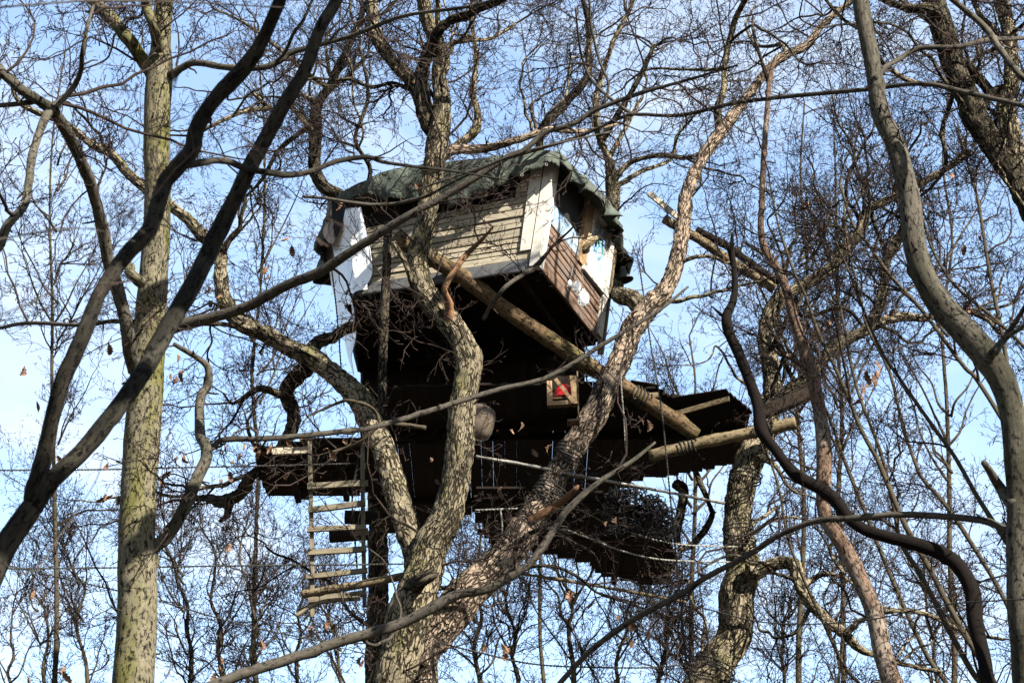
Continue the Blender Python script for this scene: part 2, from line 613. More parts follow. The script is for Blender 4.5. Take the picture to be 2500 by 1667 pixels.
def tubes(paths, radii, sides):
    """paths (n,k,3), radii (n,k) -> verts, quads"""
    n, k, _ = paths.shape
    t = np.gradient(paths, axis=1)
    t /= np.linalg.norm(t, axis=2)[..., None] + 1e-9
    ref = np.array([0.3, 0.86, 0.41])
    u = np.cross(t, ref)
    u /= np.linalg.norm(u, axis=2)[..., None] + 1e-9
    v = np.cross(t, u)
    th = np.arange(sides) * 2 * math.pi / sides
    V = paths[:, :, None, :] + radii[:, :, None, None] * (np.cos(th)[None, None, :, None] * u[:, :, None, :] + np.sin(th)[None, None, :, None] * v[:, :, None, :])
    base = (np.arange(n) * k * sides)[:, None, None]
    i = (np.arange(k - 1) * sides)[None, :, None]
    j = np.arange(sides)[None, None, :]
    jn = (j + 1) % sides
    Q = np.stack([base + i + j, base + i + jn, base + i + sides + jn, base + i + sides + j], -1).reshape(-1, 4)
    return V.reshape(-1, 3), Q


def sprout(paths, radii, m, lo, hi, ang, r):
    """pick m side shoots along each path -> start points, directions, parent radius"""
    n, k, _ = paths.shape
    idx = np.repeat(np.arange(n), m)
    f = r.uniform(lo, hi, len(idx)) * (k - 1)
    i0 = np.minimum(f.astype(int), k - 2)
    fr = (f - i0)[:, None]
    s = paths[idx, i0] * (1 - fr) + paths[idx, i0 + 1] * fr
    t = paths[idx, i0 + 1] - paths[idx, i0]
    t /= np.linalg.norm(t, axis=1)[:, None] + 1e-9
    x = r.normal(size=t.shape)
    x -= t * np.sum(x * t, 1)[:, None]
    x /= np.linalg.norm(x, axis=1)[:, None] + 1e-9
    a = r.uniform(ang[0], ang[1], len(idx))[:, None]
    return s, t * np.cos(a) + x * np.sin(a), radii[idx, i0]


PERSPUR = 2


def to_px(p):
    q = p - np.array([0, 0, CAM_Z])
    dep = q[..., 1] * cp + q[..., 2] * sp
    yy = -q[..., 1] * sp + q[..., 2] * cp
    return CX + F * q[..., 0] / dep, CY - F * yy / dep


def before_house(paths):
    """share of each path that would stand in front of the house and its platforms"""
    x, y = to_px(paths)
    return ((x > 770) & (x < 1660) & (y > 350) & (y < 1300)).mean(axis=-1)


tri_total = [0]


def add_twigs(tree, limbs, seed, dens=1.0, reach=1.0, up=0.03, ang=(0.6, 1.25), thick=1.0):
    """the fine branch work of one tree: side branches, twigs, twiglets and bud spurs along its limbs.
    limbs: list of (path, radii, density)"""
    r = np.random.default_rng(seed)
    S, D, R = [], [], []
    for path, radii, dn in limbs:
        L = np.linalg.norm(np.diff(path, axis=0), axis=1)
        tot = L.sum()
        m = r.poisson(tot * 2.0 * dn * dens)
        if m < 1:
            continue
        s, d, rr = sprout(path[None], radii[None], m, 0.04, 1.0, ang, r)
        S.append(s); D.append(d); R.append(rr)
        if dn > 0.5:                                   # leader that carries the limb on past its traced end
            e = path[-1] - path[-2]
            S.append(path[-1][None]); D.append(e[None] / np.linalg.norm(e)); R.append(radii[-1:] * 1.2)
    if not S:
        return
    S, D, R = np.vstack(S), np.vstack(D), np.concatenate(R)
    n = len(S)
    l1 = r.uniform(0.7, 2.1, n) * reach
    p1 = grow(S, D, l1, 9, 0.24, up, r)
    keep = (before_house(p1) < 0.25) | (r.random(n) < 0.85)
    p1, R, l1 = p1[keep], R[keep], l1[keep]
    n = len(p1)
    r1 = np.minimum(R * 0.75, r.uniform(0.008, 0.019, n) * thick * (0.7 + 0.3 * l1))[:, None] * np.linspace(1, 0.35, 10)[None]
    V1, Q1 = tubes(p1, r1, 5)
    SS, DD, RR = [], [], []
    for path, radii, dn in limbs:                      # short broken spurs
        L = np.linalg.norm(np.diff(path, axis=0), axis=1).sum()
        m = r.poisson(L * 2.2)
        if m:
            a_, b_, c_ = sprout(path[None], radii[None], m, 0.02, 1.0, (0.7, 1.4), r)
            SS.append(a_); DD.append(b_); RR.append(c_)
    if SS:
        SS, DD, RR = np.vstack(SS), np.vstack(DD), np.concatenate(RR)
        pS = grow(SS, DD, RR * 1.0 + r.uniform(0.03, 0.16, len(SS)), 3, 0.3, 0, r)
        rS = np.minimum(RR * 0.4, r.uniform(0.006, 0.014, len(SS)))[:, None] * np.linspace(1.3, 0.7, 4)[None]
        VS, QS = tubes(pS, rS, 5)
        Q1 = np.vstack([Q1, QS + len(V1)])
        V1 = np.vstack([V1, VS])
    s, d, rr = sprout(p1, r1, 9, 0.12, 1.0, (0.5, 1.15), r)
    l2 = r.uniform(0.25, 0.85, len(s)) * reach
    p2 = grow(s, d, l2, 6, 0.26, up, r)
    r2 = np.minimum(rr * 0.8, r.uniform(0.0050, 0.0085, len(s)) * thick)[:, None] * np.linspace(1, 0.5, 7)[None]
    V2, Q2 = tubes(p2, r2, 3)
    s, d, rr = sprout(p2, r2, 4, 0.2, 1.0, (0.5, 1.1), r)
    l3 = r.uniform(0.10, 0.38, len(s)) * reach
    p3 = grow(s, d, l3, 3, 0.25, up, r)
    r3 = np.minimum(rr, r.uniform(0.0036, 0.0055, len(s)) * thick)[:, None] * np.linspace(1, 0.65, 4)[None]
    V3, Q3 = tubes(p3, r3, 3)
    s, d, rr = sprout(p3, r3, PERSPUR, 0.3, 1.0, (0.5, 1.1), r)
    l4 = r.uniform(0.03, 0.09, len(s))
    p4 = grow(s, d, l4, 1, 0.1, 0.0, r)
    r4 = np.stack([np.full(len(s), 0.003), np.full(len(s), 0.006)], 1) * thick      # a swollen bud at the tip
    V4, Q4 = tubes(p4, r4, 3)
    n1 = len(V1)
    put('side_branches', make_mesh('side_branches', V1, Q1, None, M['twig']), tree)['kind'] = 'stuff'
    V = np.vstack([V2, V3, V4])
    Q = np.vstack([Q2, Q3 + len(V2), Q4 + len(V2) + len(V3)])
    put('twigs', make_mesh('twigs', V, Q, None, M['twig'], smooth=False), tree)['kind'] = 'stuff'
    tri_total[0] += 2 * (len(Q) + len(Q1))


def limb_geo(pts, Y0, Y1, wig=0.25, ground=False, seed=0, per=6, jigs=0.08):
    """pts: (px, py, width px [, Y]) -> smooth 3D path and radii"""
    n = len(pts)
    raw, last = [], None
    acc = [0.0]
    for a, b_ in zip(pts[:-1], pts[1:]):
        acc.append(acc[-1] + math.hypot(b_[0] - a[0], b_[1] - a[1]))
    r = np.random.default_rng(seed)
    for i, q in enumerate(pts):
        f = acc[i] / acc[-1]
        Y = q[3] if len(q) > 3 else Y0 + (Y1 - Y0) * f + (wig * math.sin(f * 7 + seed) * min(1, f * 4) if not ground else 0)
        p = P(q[0], q[1], Y)
        kink = r.normal(size=3) * q[2] * px2m(Y) * (0.025 if q[2] > 44 else 0.07 if q[2] > 30 else 0.16) * (0 < i < n - 1)
        raw.append([*(p + kink), q[2] * px2m(Y) / 2])
    raw = np.array(raw)
    if ground:
        b0 = raw[0]
        zs = np.linspace(-0.3, b0[2], 6)[:-1]
        ext = [[b0[0] + 0.05 * math.sin(z * 1.3 + seed), b0[1] + 0.05 * math.cos(z), z, b0[3] * (1.05 + 0.9 * max(0, 1 - z / 1.2) + 0.03 * (b0[2] - z))] for z in zs]
        raw = np.vstack([ext, raw])
    sm = smooth_path(raw, per)
    path, rad = sm[:, :3], np.maximum(sm[:, 3], 0.002)
    # natural unevenness
    k = len(path)
    jig = r.normal(size=(k, 3)) * rad[:, None] * jigs
    path = path + jig
    return path, rad


TREES = {}


def tree(name, label, cat, base, limbs, group=None, seed=1, dens=1.0, reach=1.0, up=0.03, thick=1.0, ang=(0.6, 1.25), crown=(), sub=0, subr=0.045, sublen=(1.6, 4.2)):
    """limbs: list of dict(n=part name, p=points, Y=(a,b), m=material, g=rooted, d=twig density)"""
    first = limbs[0]
    p0, r0 = limb_geo(first['p'], *first['Y'], ground=first.get('g', False), seed=seed)
    t = thing(name, (p0[0][0], p0[0][1], 0.0), label, cat, group)
    tw = []
    for i, L in enumerate(limbs):
        path, rad = limb_geo(L['p'], *L['Y'], ground=L.get('g', False), seed=seed * 13 + i, jigs=0.05 if 'oak' in L['m'] else 0.03)
        wmax = rad.max()
        big = wmax > 0.10
        if big:
            seg = np.concatenate([[0], np.cumsum(np.linalg.norm(np.diff(path, axis=0), axis=1))])
            step = 0.035
            vis = path[:, 2] > (4.5 if L.get('g') else -9)
            ss = np.concatenate([np.arange(0, seg[np.argmax(vis)], 0.5), np.arange(seg[np.argmax(vis)], seg[-1], step), [seg[-1]]])
            pp = np.stack([np.interp(ss, seg, path[:, c]) for c in range(3)], 1)
            rr = np.interp(ss, seg, rad)
            for _ in range(14):
                pp[1:-1] = (pp[:-2] + 2 * pp[1:-1] + pp[2:]) / 4
            oak = 'oak' in L['m']
            V, Qd, T, G = tube(pp, rr, 40 if oak else 24, relief=0.022 if oak else 0.004, lump=0.08 if oak else 0.035, seed=seed + i, knots=1.2 if oak else 0.9)
        else:
            V, Qd, T, G = tube(path, rad, 9 if wmax > 0.03 else 6, relief=0, lump=0.14 if 'oak' in L['m'] else 0.09, seed=seed + i, knots=2.0)
        put(L['n'], make_mesh(L['n'], V, Qd, T, M[L['m']], True, G), t)
        tri_total[0] += 2 * len(Qd)
        d = L.get('d')
        if d is None:
            d = 0.15 if big else 1.0
        vis = path[:, 2] > 4.5
        if d > 0 and vis.sum() > 2:
            tw.append((path[vis], rad[vis], d))
    rc = np.random.default_rng(seed + 555)
    if sub:                                     # crooked secondary branches, each one a part
        tw0 = list(tw)
        wts = np.array([np.linalg.norm(np.diff(p_, axis=0), axis=1).sum() * (d_ > 0.12) for p_, r_, d_ in tw0])
        for k in range(sub):
            i_ = rc.choice(len(tw0), p=wts / wts.sum())
            s_, d_, r_ = sprout(tw0[i_][0][None], tw0[i_][1][None], 1, 0.08, 0.98, (0.5, 1.15), rc)
            ln = rc.uniform(*sublen)
            pth = grow(s_, d_ + np.array([[0, 0, 0.15]]), np.array([ln]), 14, 0.26, 0.035, rc)[0]
            if before_house(pth) > 0.15:
                continue
            ra = np.linspace(min(r_[0] * 0.6, subr * rc.uniform(0.55, 1.1)), 0.008, 15)
            V, Qd, T, G = tube(smooth_path(pth, 3), smooth_path(ra[:, None].repeat(3, 1), 3)[:, 0], 7, lump=0.16, seed=k, knots=2.0)
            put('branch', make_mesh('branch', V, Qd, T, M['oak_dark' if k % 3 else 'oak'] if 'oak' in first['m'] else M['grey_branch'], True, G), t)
            tri_total[0] += 2 * len(Qd)
            tw.append((pth, ra, 0.6))
    for (li, h, nside, lean) in crown:          # unseen upper crown, put in for the shadows it casts
        path, rad = limb_geo(limbs[li]['p'], *limbs[li]['Y'], ground=limbs[li].get('g', False), seed=seed * 13 + li)
        e = path[-1] - path[-3]
        e /= np.linalg.norm(e)
        d = e * 0.6 + np.array(lean)
        main = grow(path[-1][None], d[None], np.array([h]), 8, 0.10, 0.06, rc)[0]
        mr = np.linspace(rad[-1], rad[-1] * 0.3, 9)
        put('unseen_crown_stem', tube_mesh('unseen_crown_stem', smooth_path(main, 4), smooth_path(mr[:, None].repeat(3, 1), 4)[:, 0], M[limbs[li]['m']], 10), t)
        s_, d_, r_ = sprout(main[None], mr[None], nside, 0.05, 0.9, (0.5, 1.2), rc)
        sp_ = grow(s_, d_ + 0.5 * np.array(lean), rc.uniform(1.6, 4.0, nside), 8, 0.16, 0.03, rc)
        for k in range(nside):
            rr = np.linspace(min(r_[k] * 0.7, 0.06), 0.012, 9)
            put('unseen_crown_limb', tube_mesh('unseen_crown_limb', smooth_path(sp_[k], 3), smooth_path(rr[:, None].repeat(3, 1), 3)[:, 0], M[limbs[li]['m']], 7), t)
            tw.append((sp_[k], rr, 0.2 if k % 3 == 0 else 0.0))
    add_twigs(t, tw, seed + 100, dens, reach, up, ang, thick)
    TREES[label] = t
    return t


def W(pts, w0, w1):
    """add widths that taper from w0 to w1 to bare (x, y) points"""
    n = len(pts)
    return [(p[0], p[1], w0 + (w1 - w0) * i / (n - 1)) for i, p in enumerate(pts)]


SUN_V = np.array(to_sun)


def shade_limb(t, pts, Y, along, r0, mat, seed, root=None):
    """a stout unseen limb, added between the sun and a stretch of stem to shade it"""
    rr = np.random.default_rng(seed)
    raw = np.array([P(x, y, Y) + SUN_V * (along + 0.25 * k) for k, (x, y) in enumerate(pts)])
    raw += rr.normal(size=raw.shape) * 0.05
    if root is not None:
        raw = np.vstack([np.array(root), raw])
    path = smooth_path(raw, 6)
    put('unseen_crown_limb', tube_mesh('unseen_crown_limb', path, np.linspace(r0 * 1.2, r0 * 0.7, len(path)), M[mat], 10, lump=0.1), t)  # added out of view for the shadow it drops on stems


B = lambda p, Y, m, n='limb', **k: dict(n=n, p=p, Y=Y if isinstance(Y, tuple) else (Y, Y), m=m, **k)

# 1 mossy beech, left
beech = tree('beech_tree', 'tall straight beech trunk streaked with yellow-green moss at the left', 'tree', None, [
    B([(322, 1720, 102), (327, 1667, 99), (330, 1560, 96), (335, 1389, 92), (338, 1300, 88), (338, 1208, 86), (349, 1056, 86), (361, 911, 80), (370, 767, 78),
       (376, 658, 72), (382, 506, 67), (383, 325, 67), (386, 217, 70), (390, 165, 66), (393, 110, 52), (398, 50, 48), (402, -20, 46), (405, -90, 42)], 24, 'beech', 'trunk', g=True, d=0.10),
    B([(380, 190, 44), (348, 148, 38), (310, 85, 36), (255, 25, 34), (215, -15, 32), (150, -90, 28)], (24, 23.5), 'beech'),
    B([(388, 120, 30), (370, 60, 28), (356, 10, 26), (350, -60, 24)], (23.8, 23), 'beech', d=0.5),
    B([(405, 190, 28), (425, 178, 22), (447, 165, 19), (480, 154, 18), (560, 165, 17), (640, 163, 16), (680, 150, 15), (720, 125, 14), (850, 92, 12), (985, 40, 10), (1150, 15, 9), (1260, -20, 7)], (24, 21.5), 'beech_grey', d=0.8),
    B([(330, 905, 40), (318, 850, 36), (310, 800, 34), (288, 720, 34), (268, 640, 33), (250, 560, 31), (230, 480, 29), (202, 400, 31), (168, 325, 32), (130, 270, 31), (90, 240, 27), (45, 215, 27), (0, 165, 26), (-60, 95, 24)], (23.8, 20), 'beech_grey', d=0.6),
    B([(132, 265, 24), (152, 240, 18), (182, 213, 15), (198, 172, 13), (202, 130, 12), (215, 62, 10), (228, 15, 8)], (20.6, 20), 'beech_grey', d=0.8),
    B([(118, 272, 24), (92, 328, 21), (76, 380, 23), (68, 450, 22), (60, 502, 22), (24, 552, 24), (0, 592, 25), (-60, 690, 26)], (20.5, 19), 'beech_grey', d=0.4),
    B([(392, 820, 36), (430, 795, 31), (500, 781, 29), (600, 747, 27), (700, 702, 26), (780, 655, 26), (858, 614, 24), (945, 563, 23), (1006, 522, 21), (1080, 482, 20), (1150, 441, 18),
       (1240, 384, 16), (1277, 369, 15), (1331, 325, 14), (1403, 303, 13), (1458, 267, 12), (1560, 230, 10), (1675, 195, 8), (1800, 160, 6)], (24, 21), 'grey_branch', d=0.5),
    B([(376, 1345, 30), (392, 1330, 30), (410, 1311, 32), (437, 1270, 31), (459, 1219, 31), (481, 1165, 30), (502, 1122, 29), (497, 1085, 26), (488, 1056, 25), (495, 984, 24), (506, 940, 21), (510, 897, 18), (481, 872, 14), (423, 839, 10)], (24, 24.5), 'beech_grey', d=0.5),
    B([(500, 1105, 22), (520, 1085, 17), (545, 1075, 15), (651, 1070, 14), (759, 1060, 14), (850, 1052, 13), (895, 1045, 13), (1003, 1016, 14), (1112, 984, 14), (1220, 955, 13), (1328, 922, 12), (1419, 875, 12), (1459, 850, 11), (1600, 762, 9), (1680, 700, 6)], (24.4, 26), 'grey_branch', d=0.35),
    B([(340, 1790, 40), (450, 1705, 26), (542, 1667, 25), (615, 1639, 25), (723, 1602, 25), (825, 1566, 26), (970, 1530, 25), (1042, 1494, 25), (1107, 1458, 23), (1186, 1443, 20), (1241, 1411, 20), (1295, 1371, 18), (1349, 1302, 18), (1375, 1255, 16), (1421, 1208, 15), (1476, 1169, 13), (1541, 1129, 11), (1600, 1080, 6)], (24, 25), 'grey_branch', d=0.3),
    B([(345, 690, 30), (325, 664, 27), (318, 652, 25)], 23.8, 'beech', 'broken_stub', d=0),
    B([(345, 800, 16), (282, 782, 11), (202, 792, 10), (72, 789, 10), (0, 799, 9), (-50, 805, 8)], (24, 26), 'grey_branch', d=1.0),
], seed=3, dens=0.8, sub=12, subr=0.028, crown=[(0, 7, 5, (-0.1, 0.1, 0.6)), (1, 6, 4, (-0.3, 0.1, 0.4))])

# 2 forked beech, near left
fork = tree('forked_beech', 'dark forked beech leaning across the mossy trunk, close to the camera', 'tree', None, [
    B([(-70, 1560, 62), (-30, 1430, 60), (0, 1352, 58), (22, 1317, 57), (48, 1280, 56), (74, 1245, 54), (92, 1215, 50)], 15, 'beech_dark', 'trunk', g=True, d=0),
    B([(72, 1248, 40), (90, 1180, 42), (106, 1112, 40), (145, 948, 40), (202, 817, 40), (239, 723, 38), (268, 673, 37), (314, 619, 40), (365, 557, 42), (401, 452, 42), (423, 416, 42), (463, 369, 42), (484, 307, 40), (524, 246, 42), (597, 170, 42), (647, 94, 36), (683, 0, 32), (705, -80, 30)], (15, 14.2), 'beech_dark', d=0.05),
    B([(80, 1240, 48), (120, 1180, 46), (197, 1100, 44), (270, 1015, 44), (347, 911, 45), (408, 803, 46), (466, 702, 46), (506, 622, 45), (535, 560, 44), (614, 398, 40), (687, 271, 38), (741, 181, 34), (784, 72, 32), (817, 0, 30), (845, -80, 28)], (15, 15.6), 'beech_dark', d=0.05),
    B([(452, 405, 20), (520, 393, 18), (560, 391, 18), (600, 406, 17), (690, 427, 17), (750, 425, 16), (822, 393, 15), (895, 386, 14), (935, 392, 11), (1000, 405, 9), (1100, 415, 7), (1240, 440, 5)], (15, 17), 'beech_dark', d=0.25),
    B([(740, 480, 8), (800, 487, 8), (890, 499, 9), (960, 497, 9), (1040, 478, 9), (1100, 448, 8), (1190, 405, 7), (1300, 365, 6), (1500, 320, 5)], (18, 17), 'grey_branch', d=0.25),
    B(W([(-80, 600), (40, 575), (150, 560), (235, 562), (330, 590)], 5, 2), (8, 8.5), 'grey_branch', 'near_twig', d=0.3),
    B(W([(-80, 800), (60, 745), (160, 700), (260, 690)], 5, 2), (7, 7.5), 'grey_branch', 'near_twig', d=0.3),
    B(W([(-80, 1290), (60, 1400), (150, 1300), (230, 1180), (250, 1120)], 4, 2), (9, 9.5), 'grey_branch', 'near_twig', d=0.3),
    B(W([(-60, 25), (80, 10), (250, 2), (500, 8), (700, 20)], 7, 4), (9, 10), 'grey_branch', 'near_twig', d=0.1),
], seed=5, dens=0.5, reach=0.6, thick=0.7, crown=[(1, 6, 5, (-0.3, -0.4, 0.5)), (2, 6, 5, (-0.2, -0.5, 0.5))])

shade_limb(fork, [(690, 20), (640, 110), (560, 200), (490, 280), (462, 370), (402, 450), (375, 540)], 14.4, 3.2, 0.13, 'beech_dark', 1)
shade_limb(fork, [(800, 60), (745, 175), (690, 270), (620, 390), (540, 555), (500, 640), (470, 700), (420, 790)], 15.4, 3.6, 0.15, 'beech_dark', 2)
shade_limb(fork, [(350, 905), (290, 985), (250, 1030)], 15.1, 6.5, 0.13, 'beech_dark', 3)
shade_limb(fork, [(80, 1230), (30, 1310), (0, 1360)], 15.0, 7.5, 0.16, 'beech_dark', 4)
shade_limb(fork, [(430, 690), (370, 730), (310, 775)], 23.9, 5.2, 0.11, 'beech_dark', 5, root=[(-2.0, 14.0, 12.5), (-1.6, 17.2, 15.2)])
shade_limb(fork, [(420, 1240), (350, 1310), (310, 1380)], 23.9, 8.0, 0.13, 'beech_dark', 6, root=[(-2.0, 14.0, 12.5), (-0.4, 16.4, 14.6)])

# 3 central oak carrying the house
YO = 31.0
central = tree('oak_tree', 'big gnarled oak forking under the tree house, furrowed bark in full sun', 'tree', None, [
    B([(958, 1740, 95), (962, 1667, 92), (975, 1580, 98), (1000, 1490, 108), (1028, 1412, 90), (1050, 1340, 86), (1085, 1270, 76), (1105, 1210, 68), (1115, 1150, 66), (1120, 1080, 66), (1128, 1000, 62), (1142, 930, 62), (1140, 870, 62),
       (1112, 810, 60), (1072, 760, 60), (1040, 715, 58), (1020, 660, 52), (1023, 600, 52), (1040, 540, 52), (1052, 470, 54), (1060, 400, 54), (1066, 345, 58), (1076, 300, 52), (1078, 253, 45), (1072, 174, 39), (1070, 123, 36), (1049, 72, 38), (1035, 22, 36), (1028, -60, 34)],
      (YO, 30.6), 'oak', 'trunk', g=True, d=0.7),
    B([(1040, 1740, 70), (1042, 1667, 56), (1042, 1606, 52), (1062, 1550, 80), (1096, 1498, 90), (1150, 1433, 86), (1215, 1382, 80), (1259, 1331, 75), (1291, 1273, 72), (1331, 1223, 68), (1350, 1180, 65), (1378, 1129, 62), (1401, 1085, 61), (1437, 1038, 62), (1466, 987, 58), (1495, 920, 55), (1512, 885, 53), (1545, 805, 55), (1585, 748, 52), (1626, 702, 44), (1653, 638, 40), (1664, 574, 38), (1672, 524, 34), (1679, 470, 33), (1715, 387, 31), (1758, 325, 33), (1802, 260, 25), (1849, 206, 23), (1903, 155, 22), (1968, 108, 20), (2011, 61, 16), (2073, 11, 13), (2150, -50, 10)],
      (31.0, 34.5), 'oak_pink', 'limb', g=True, d=0.5),
    B([(1042, 1450, 56), (1018, 1370, 60), (1000, 1310, 62), (985, 1255, 62), (962, 1180, 60), (945, 1120, 56), (915, 1045, 58), (880, 975, 58), (850, 966-20, 54), (813, 915, 52), (759, 872, 48), (723, 850, 44), (651, 814, 41), (586, 789, 38), (550, 745, 38), (539, 702, 36), (542, 658, 34), (535, 611, 33), (495, 572, 30), (463, 542, 27), (423, 506, 25), (347, 463, 24), (318, 423, 24), (271, 383, 22), (217, 351, 20), (174, 318, 18), (110, 285, 14), (50, 255, 12), (30, 215, 9)],
      (31.0, 33.5), 'oak', 'limb', d=0.7),
    B([(742, 870, 34), (775, 835, 30), (813, 822, 28), (850, 803, 26), (920, 785, 22)], (33, 34), 'oak_dark', d=0.3),
    B([(760, 885, 44), (725, 925, 38), (705, 944, 36), (690, 973, 34), (716, 1002, 33), (714, 1038, 31), (695, 1085, 29), (660, 1135, 27), (615, 1158, 26), (586, 1205, 28), (545, 1228, 30), (495, 1212, 14), (455, 1220, 8)], (32.7, 34.5), 'oak_dark', d=0.6),
    B([(560, 1222, 24), (556, 1258, 17), (535, 1273, 8)], 34.2, 'oak_dark', 'broken_stub', d=0.6),
    B([(690, 965, 24), (640, 950, 17), (610, 962, 15), (570, 985, 8), (545, 960, 5)], 33, 'oak_dark', d=1),
    B([(1758, 330, 26), (1755, 275, 22), (1766, 217, 18), (1773, 145, 16), (1795, 54, 16), (1822, -5, 14), (1850, -70, 12)], (34, 33), 'oak', d=1),
    B([(1066, 330, 40), (1045, 315, 40), (1035, 253, 38), (1024, 181, 36), (1042, 137, 31), (1060, 94, 28), (1096, 58, 23), (1150, 29, 20), (1223, 4, 18), (1300, -40, 15)], (30.9, 29.5), 'oak_dark', d=0.6),
    B([(1045, 280, 44), (1030, 235, 40), (1006, 202, 37), (977, 174, 35), (944, 134, 33), (923, 87, 30), (908, 22, 27), (893, -50, 24)], (31, 31.6), 'oak', d=0.6),
    B([(1075, 375, 28), (1100, 365, 25), (1186, 361, 23), (1240, 349, 20), (1295, 329, 17), (1331, 316, 16), (1403, 318, 13), (1458, 315, 9), (1520, 300, 6)], (30.8, 31.5), 'oak_pink', d=1),
    B([(1080, 385, 28), (1128, 343, 24), (1161, 315, 22), (1168, 271, 20), (1161, 224, 18), (1165, 145, 15), (1158, 101, 13), (1154, 54, 10), (1165, -10, 7)], (31, 32), 'oak', d=1),
    B([(1078, 135, 18), (1105, 110, 15), (1145, 98, 13), (1200, 92, 10), (1255, 60, 7), (1305, 30, 5)], (31, 31.5), 'oak', d=1),
    B([(1575, 762, 46), (1540, 728, 42), (1505, 712, 40, 34.6), (1488, 640, 40, 36.2), (1489, 550, 40, 36.6), (1494, 495, 38, 36.6), (1497, 441, 35, 36.6), (1487, 390, 22, 36.5), (1468, 347, 17, 36.4), (1458, 282, 15, 36), (1461, 217, 14, 36), (1476, 159, 13, 36), (1494, 98, 12, 36), (1530, 36, 11, 36), (1550, -20, 9, 36)], (33, 36), 'oak', d=0.9),
    B([(1497, 445, 24, 36.6), (1512, 427, 18, 36.5), (1548, 394, 14, 36.4), (1620, 380, 13, 36.2), (1675, 383, 11, 36), (1730, 365, 7, 36)], (36, 36), 'oak', d=1),
    B([(1500, 455, 18, 36.6), (1523, 445, 14, 36.6), (1566, 419, 12, 36.7), (1638, 390, 9, 37), (1655, 330, 8, 37), (1690, 290, 6, 37)], (36, 36), 'oak', d=1),
    B([(1489, 545, 24, 36.6), (1420, 470, 20, 36.8), (1340, 400, 20, 36.9), (1317, 358, 20, 36.9), (1331, 307, 20, 36.7), (1367, 268, 20, 36.6), (1403, 228, 20, 36.5), (1436, 181, 20, 36.4), (1440, 108, 18, 36.3), (1436, 54, 16, 36.2), (1421, -10, 14, 36)], (36, 36), 'oak_dark', d=1),
    B([(1470, 345, 18, 36.4), (1512, 278, 16, 36.2), (1548, 217, 14, 36), (1584, 145, 12, 35.8), (1599, 116, 10, 35.8), (1628, 103, 5, 35.7)], (36, 36), 'oak_dark', d=0.8),
    B([(1095, 790, 26), (1093, 744, 21), (1086, 704, 17), (1112, 657, 17), (1140, 617, 14), (1177, 581, 9), (1205, 552, 4)], (30.7, 30.2), 'raw', 'torn_branch', d=0.5),
    B([(1180, 780, 10), (1202, 740, 10), (1238, 697, 11), (1303, 650, 10), (1350, 600, 7), (1400, 552, 5), (1440, 490, 4)], (30.7, 30), 'grey_branch', d=0.6),
    B([(1290, 1275, 22), (1327, 1255, 20), (1367, 1227, 19), (1400, 1198, 14), (1412, 1185, 6)], (31.0, 30.6), 'raw', 'torn_branch', d=0.1),
    B([(1000, 1460, 60), (1012, 1432, 46), (1034, 1412, 34), (1056, 1402, 28)], (30.8, 30.3), 'oak_dark', 'broken_stub', d=0),
    B([(960, 590, 14), (985, 640, 14), (1003, 690, 16), (1012, 710, 17)], (30.4, 30.8), 'oak', d=0.4),
    B([(1040, 1045, 12), (985, 1040, 11), (930, 1035, 11), (885, 1075, 9), (840, 1095, 8), (800, 1105, 5)], (30.6, 30.2), 'sapling', 'dead_branch', d=0.8),
    B([(928, 1036, 9), (918, 1008, 9), (895, 988, 9), (850, 979, 9), (826, 982, 8), (795, 998, 7), (755, 1015, 5), (735, 1040, 3)], (30.4, 30.2), 'sapling', 'dead_branch', d=0.5),
], seed=8, dens=0.75, sub=70)

# 4 oak hidden behind the house, its limb rising at the left gable
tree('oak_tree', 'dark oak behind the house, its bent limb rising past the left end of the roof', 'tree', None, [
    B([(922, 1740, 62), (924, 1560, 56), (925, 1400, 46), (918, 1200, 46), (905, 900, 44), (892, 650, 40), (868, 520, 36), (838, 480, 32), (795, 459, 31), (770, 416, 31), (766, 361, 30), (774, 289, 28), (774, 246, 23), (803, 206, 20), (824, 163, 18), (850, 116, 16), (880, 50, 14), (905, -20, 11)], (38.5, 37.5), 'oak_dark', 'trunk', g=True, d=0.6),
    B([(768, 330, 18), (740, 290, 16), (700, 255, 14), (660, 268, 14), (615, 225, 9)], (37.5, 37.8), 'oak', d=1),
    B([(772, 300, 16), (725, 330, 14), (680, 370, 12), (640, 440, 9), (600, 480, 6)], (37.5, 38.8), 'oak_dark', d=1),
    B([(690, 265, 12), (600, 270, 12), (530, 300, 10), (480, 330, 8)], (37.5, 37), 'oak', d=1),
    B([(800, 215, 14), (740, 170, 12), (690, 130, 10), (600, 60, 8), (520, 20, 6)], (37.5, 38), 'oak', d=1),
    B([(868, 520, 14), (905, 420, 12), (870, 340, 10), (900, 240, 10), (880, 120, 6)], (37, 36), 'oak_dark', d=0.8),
], seed=21, dens=0.8, sub=18)

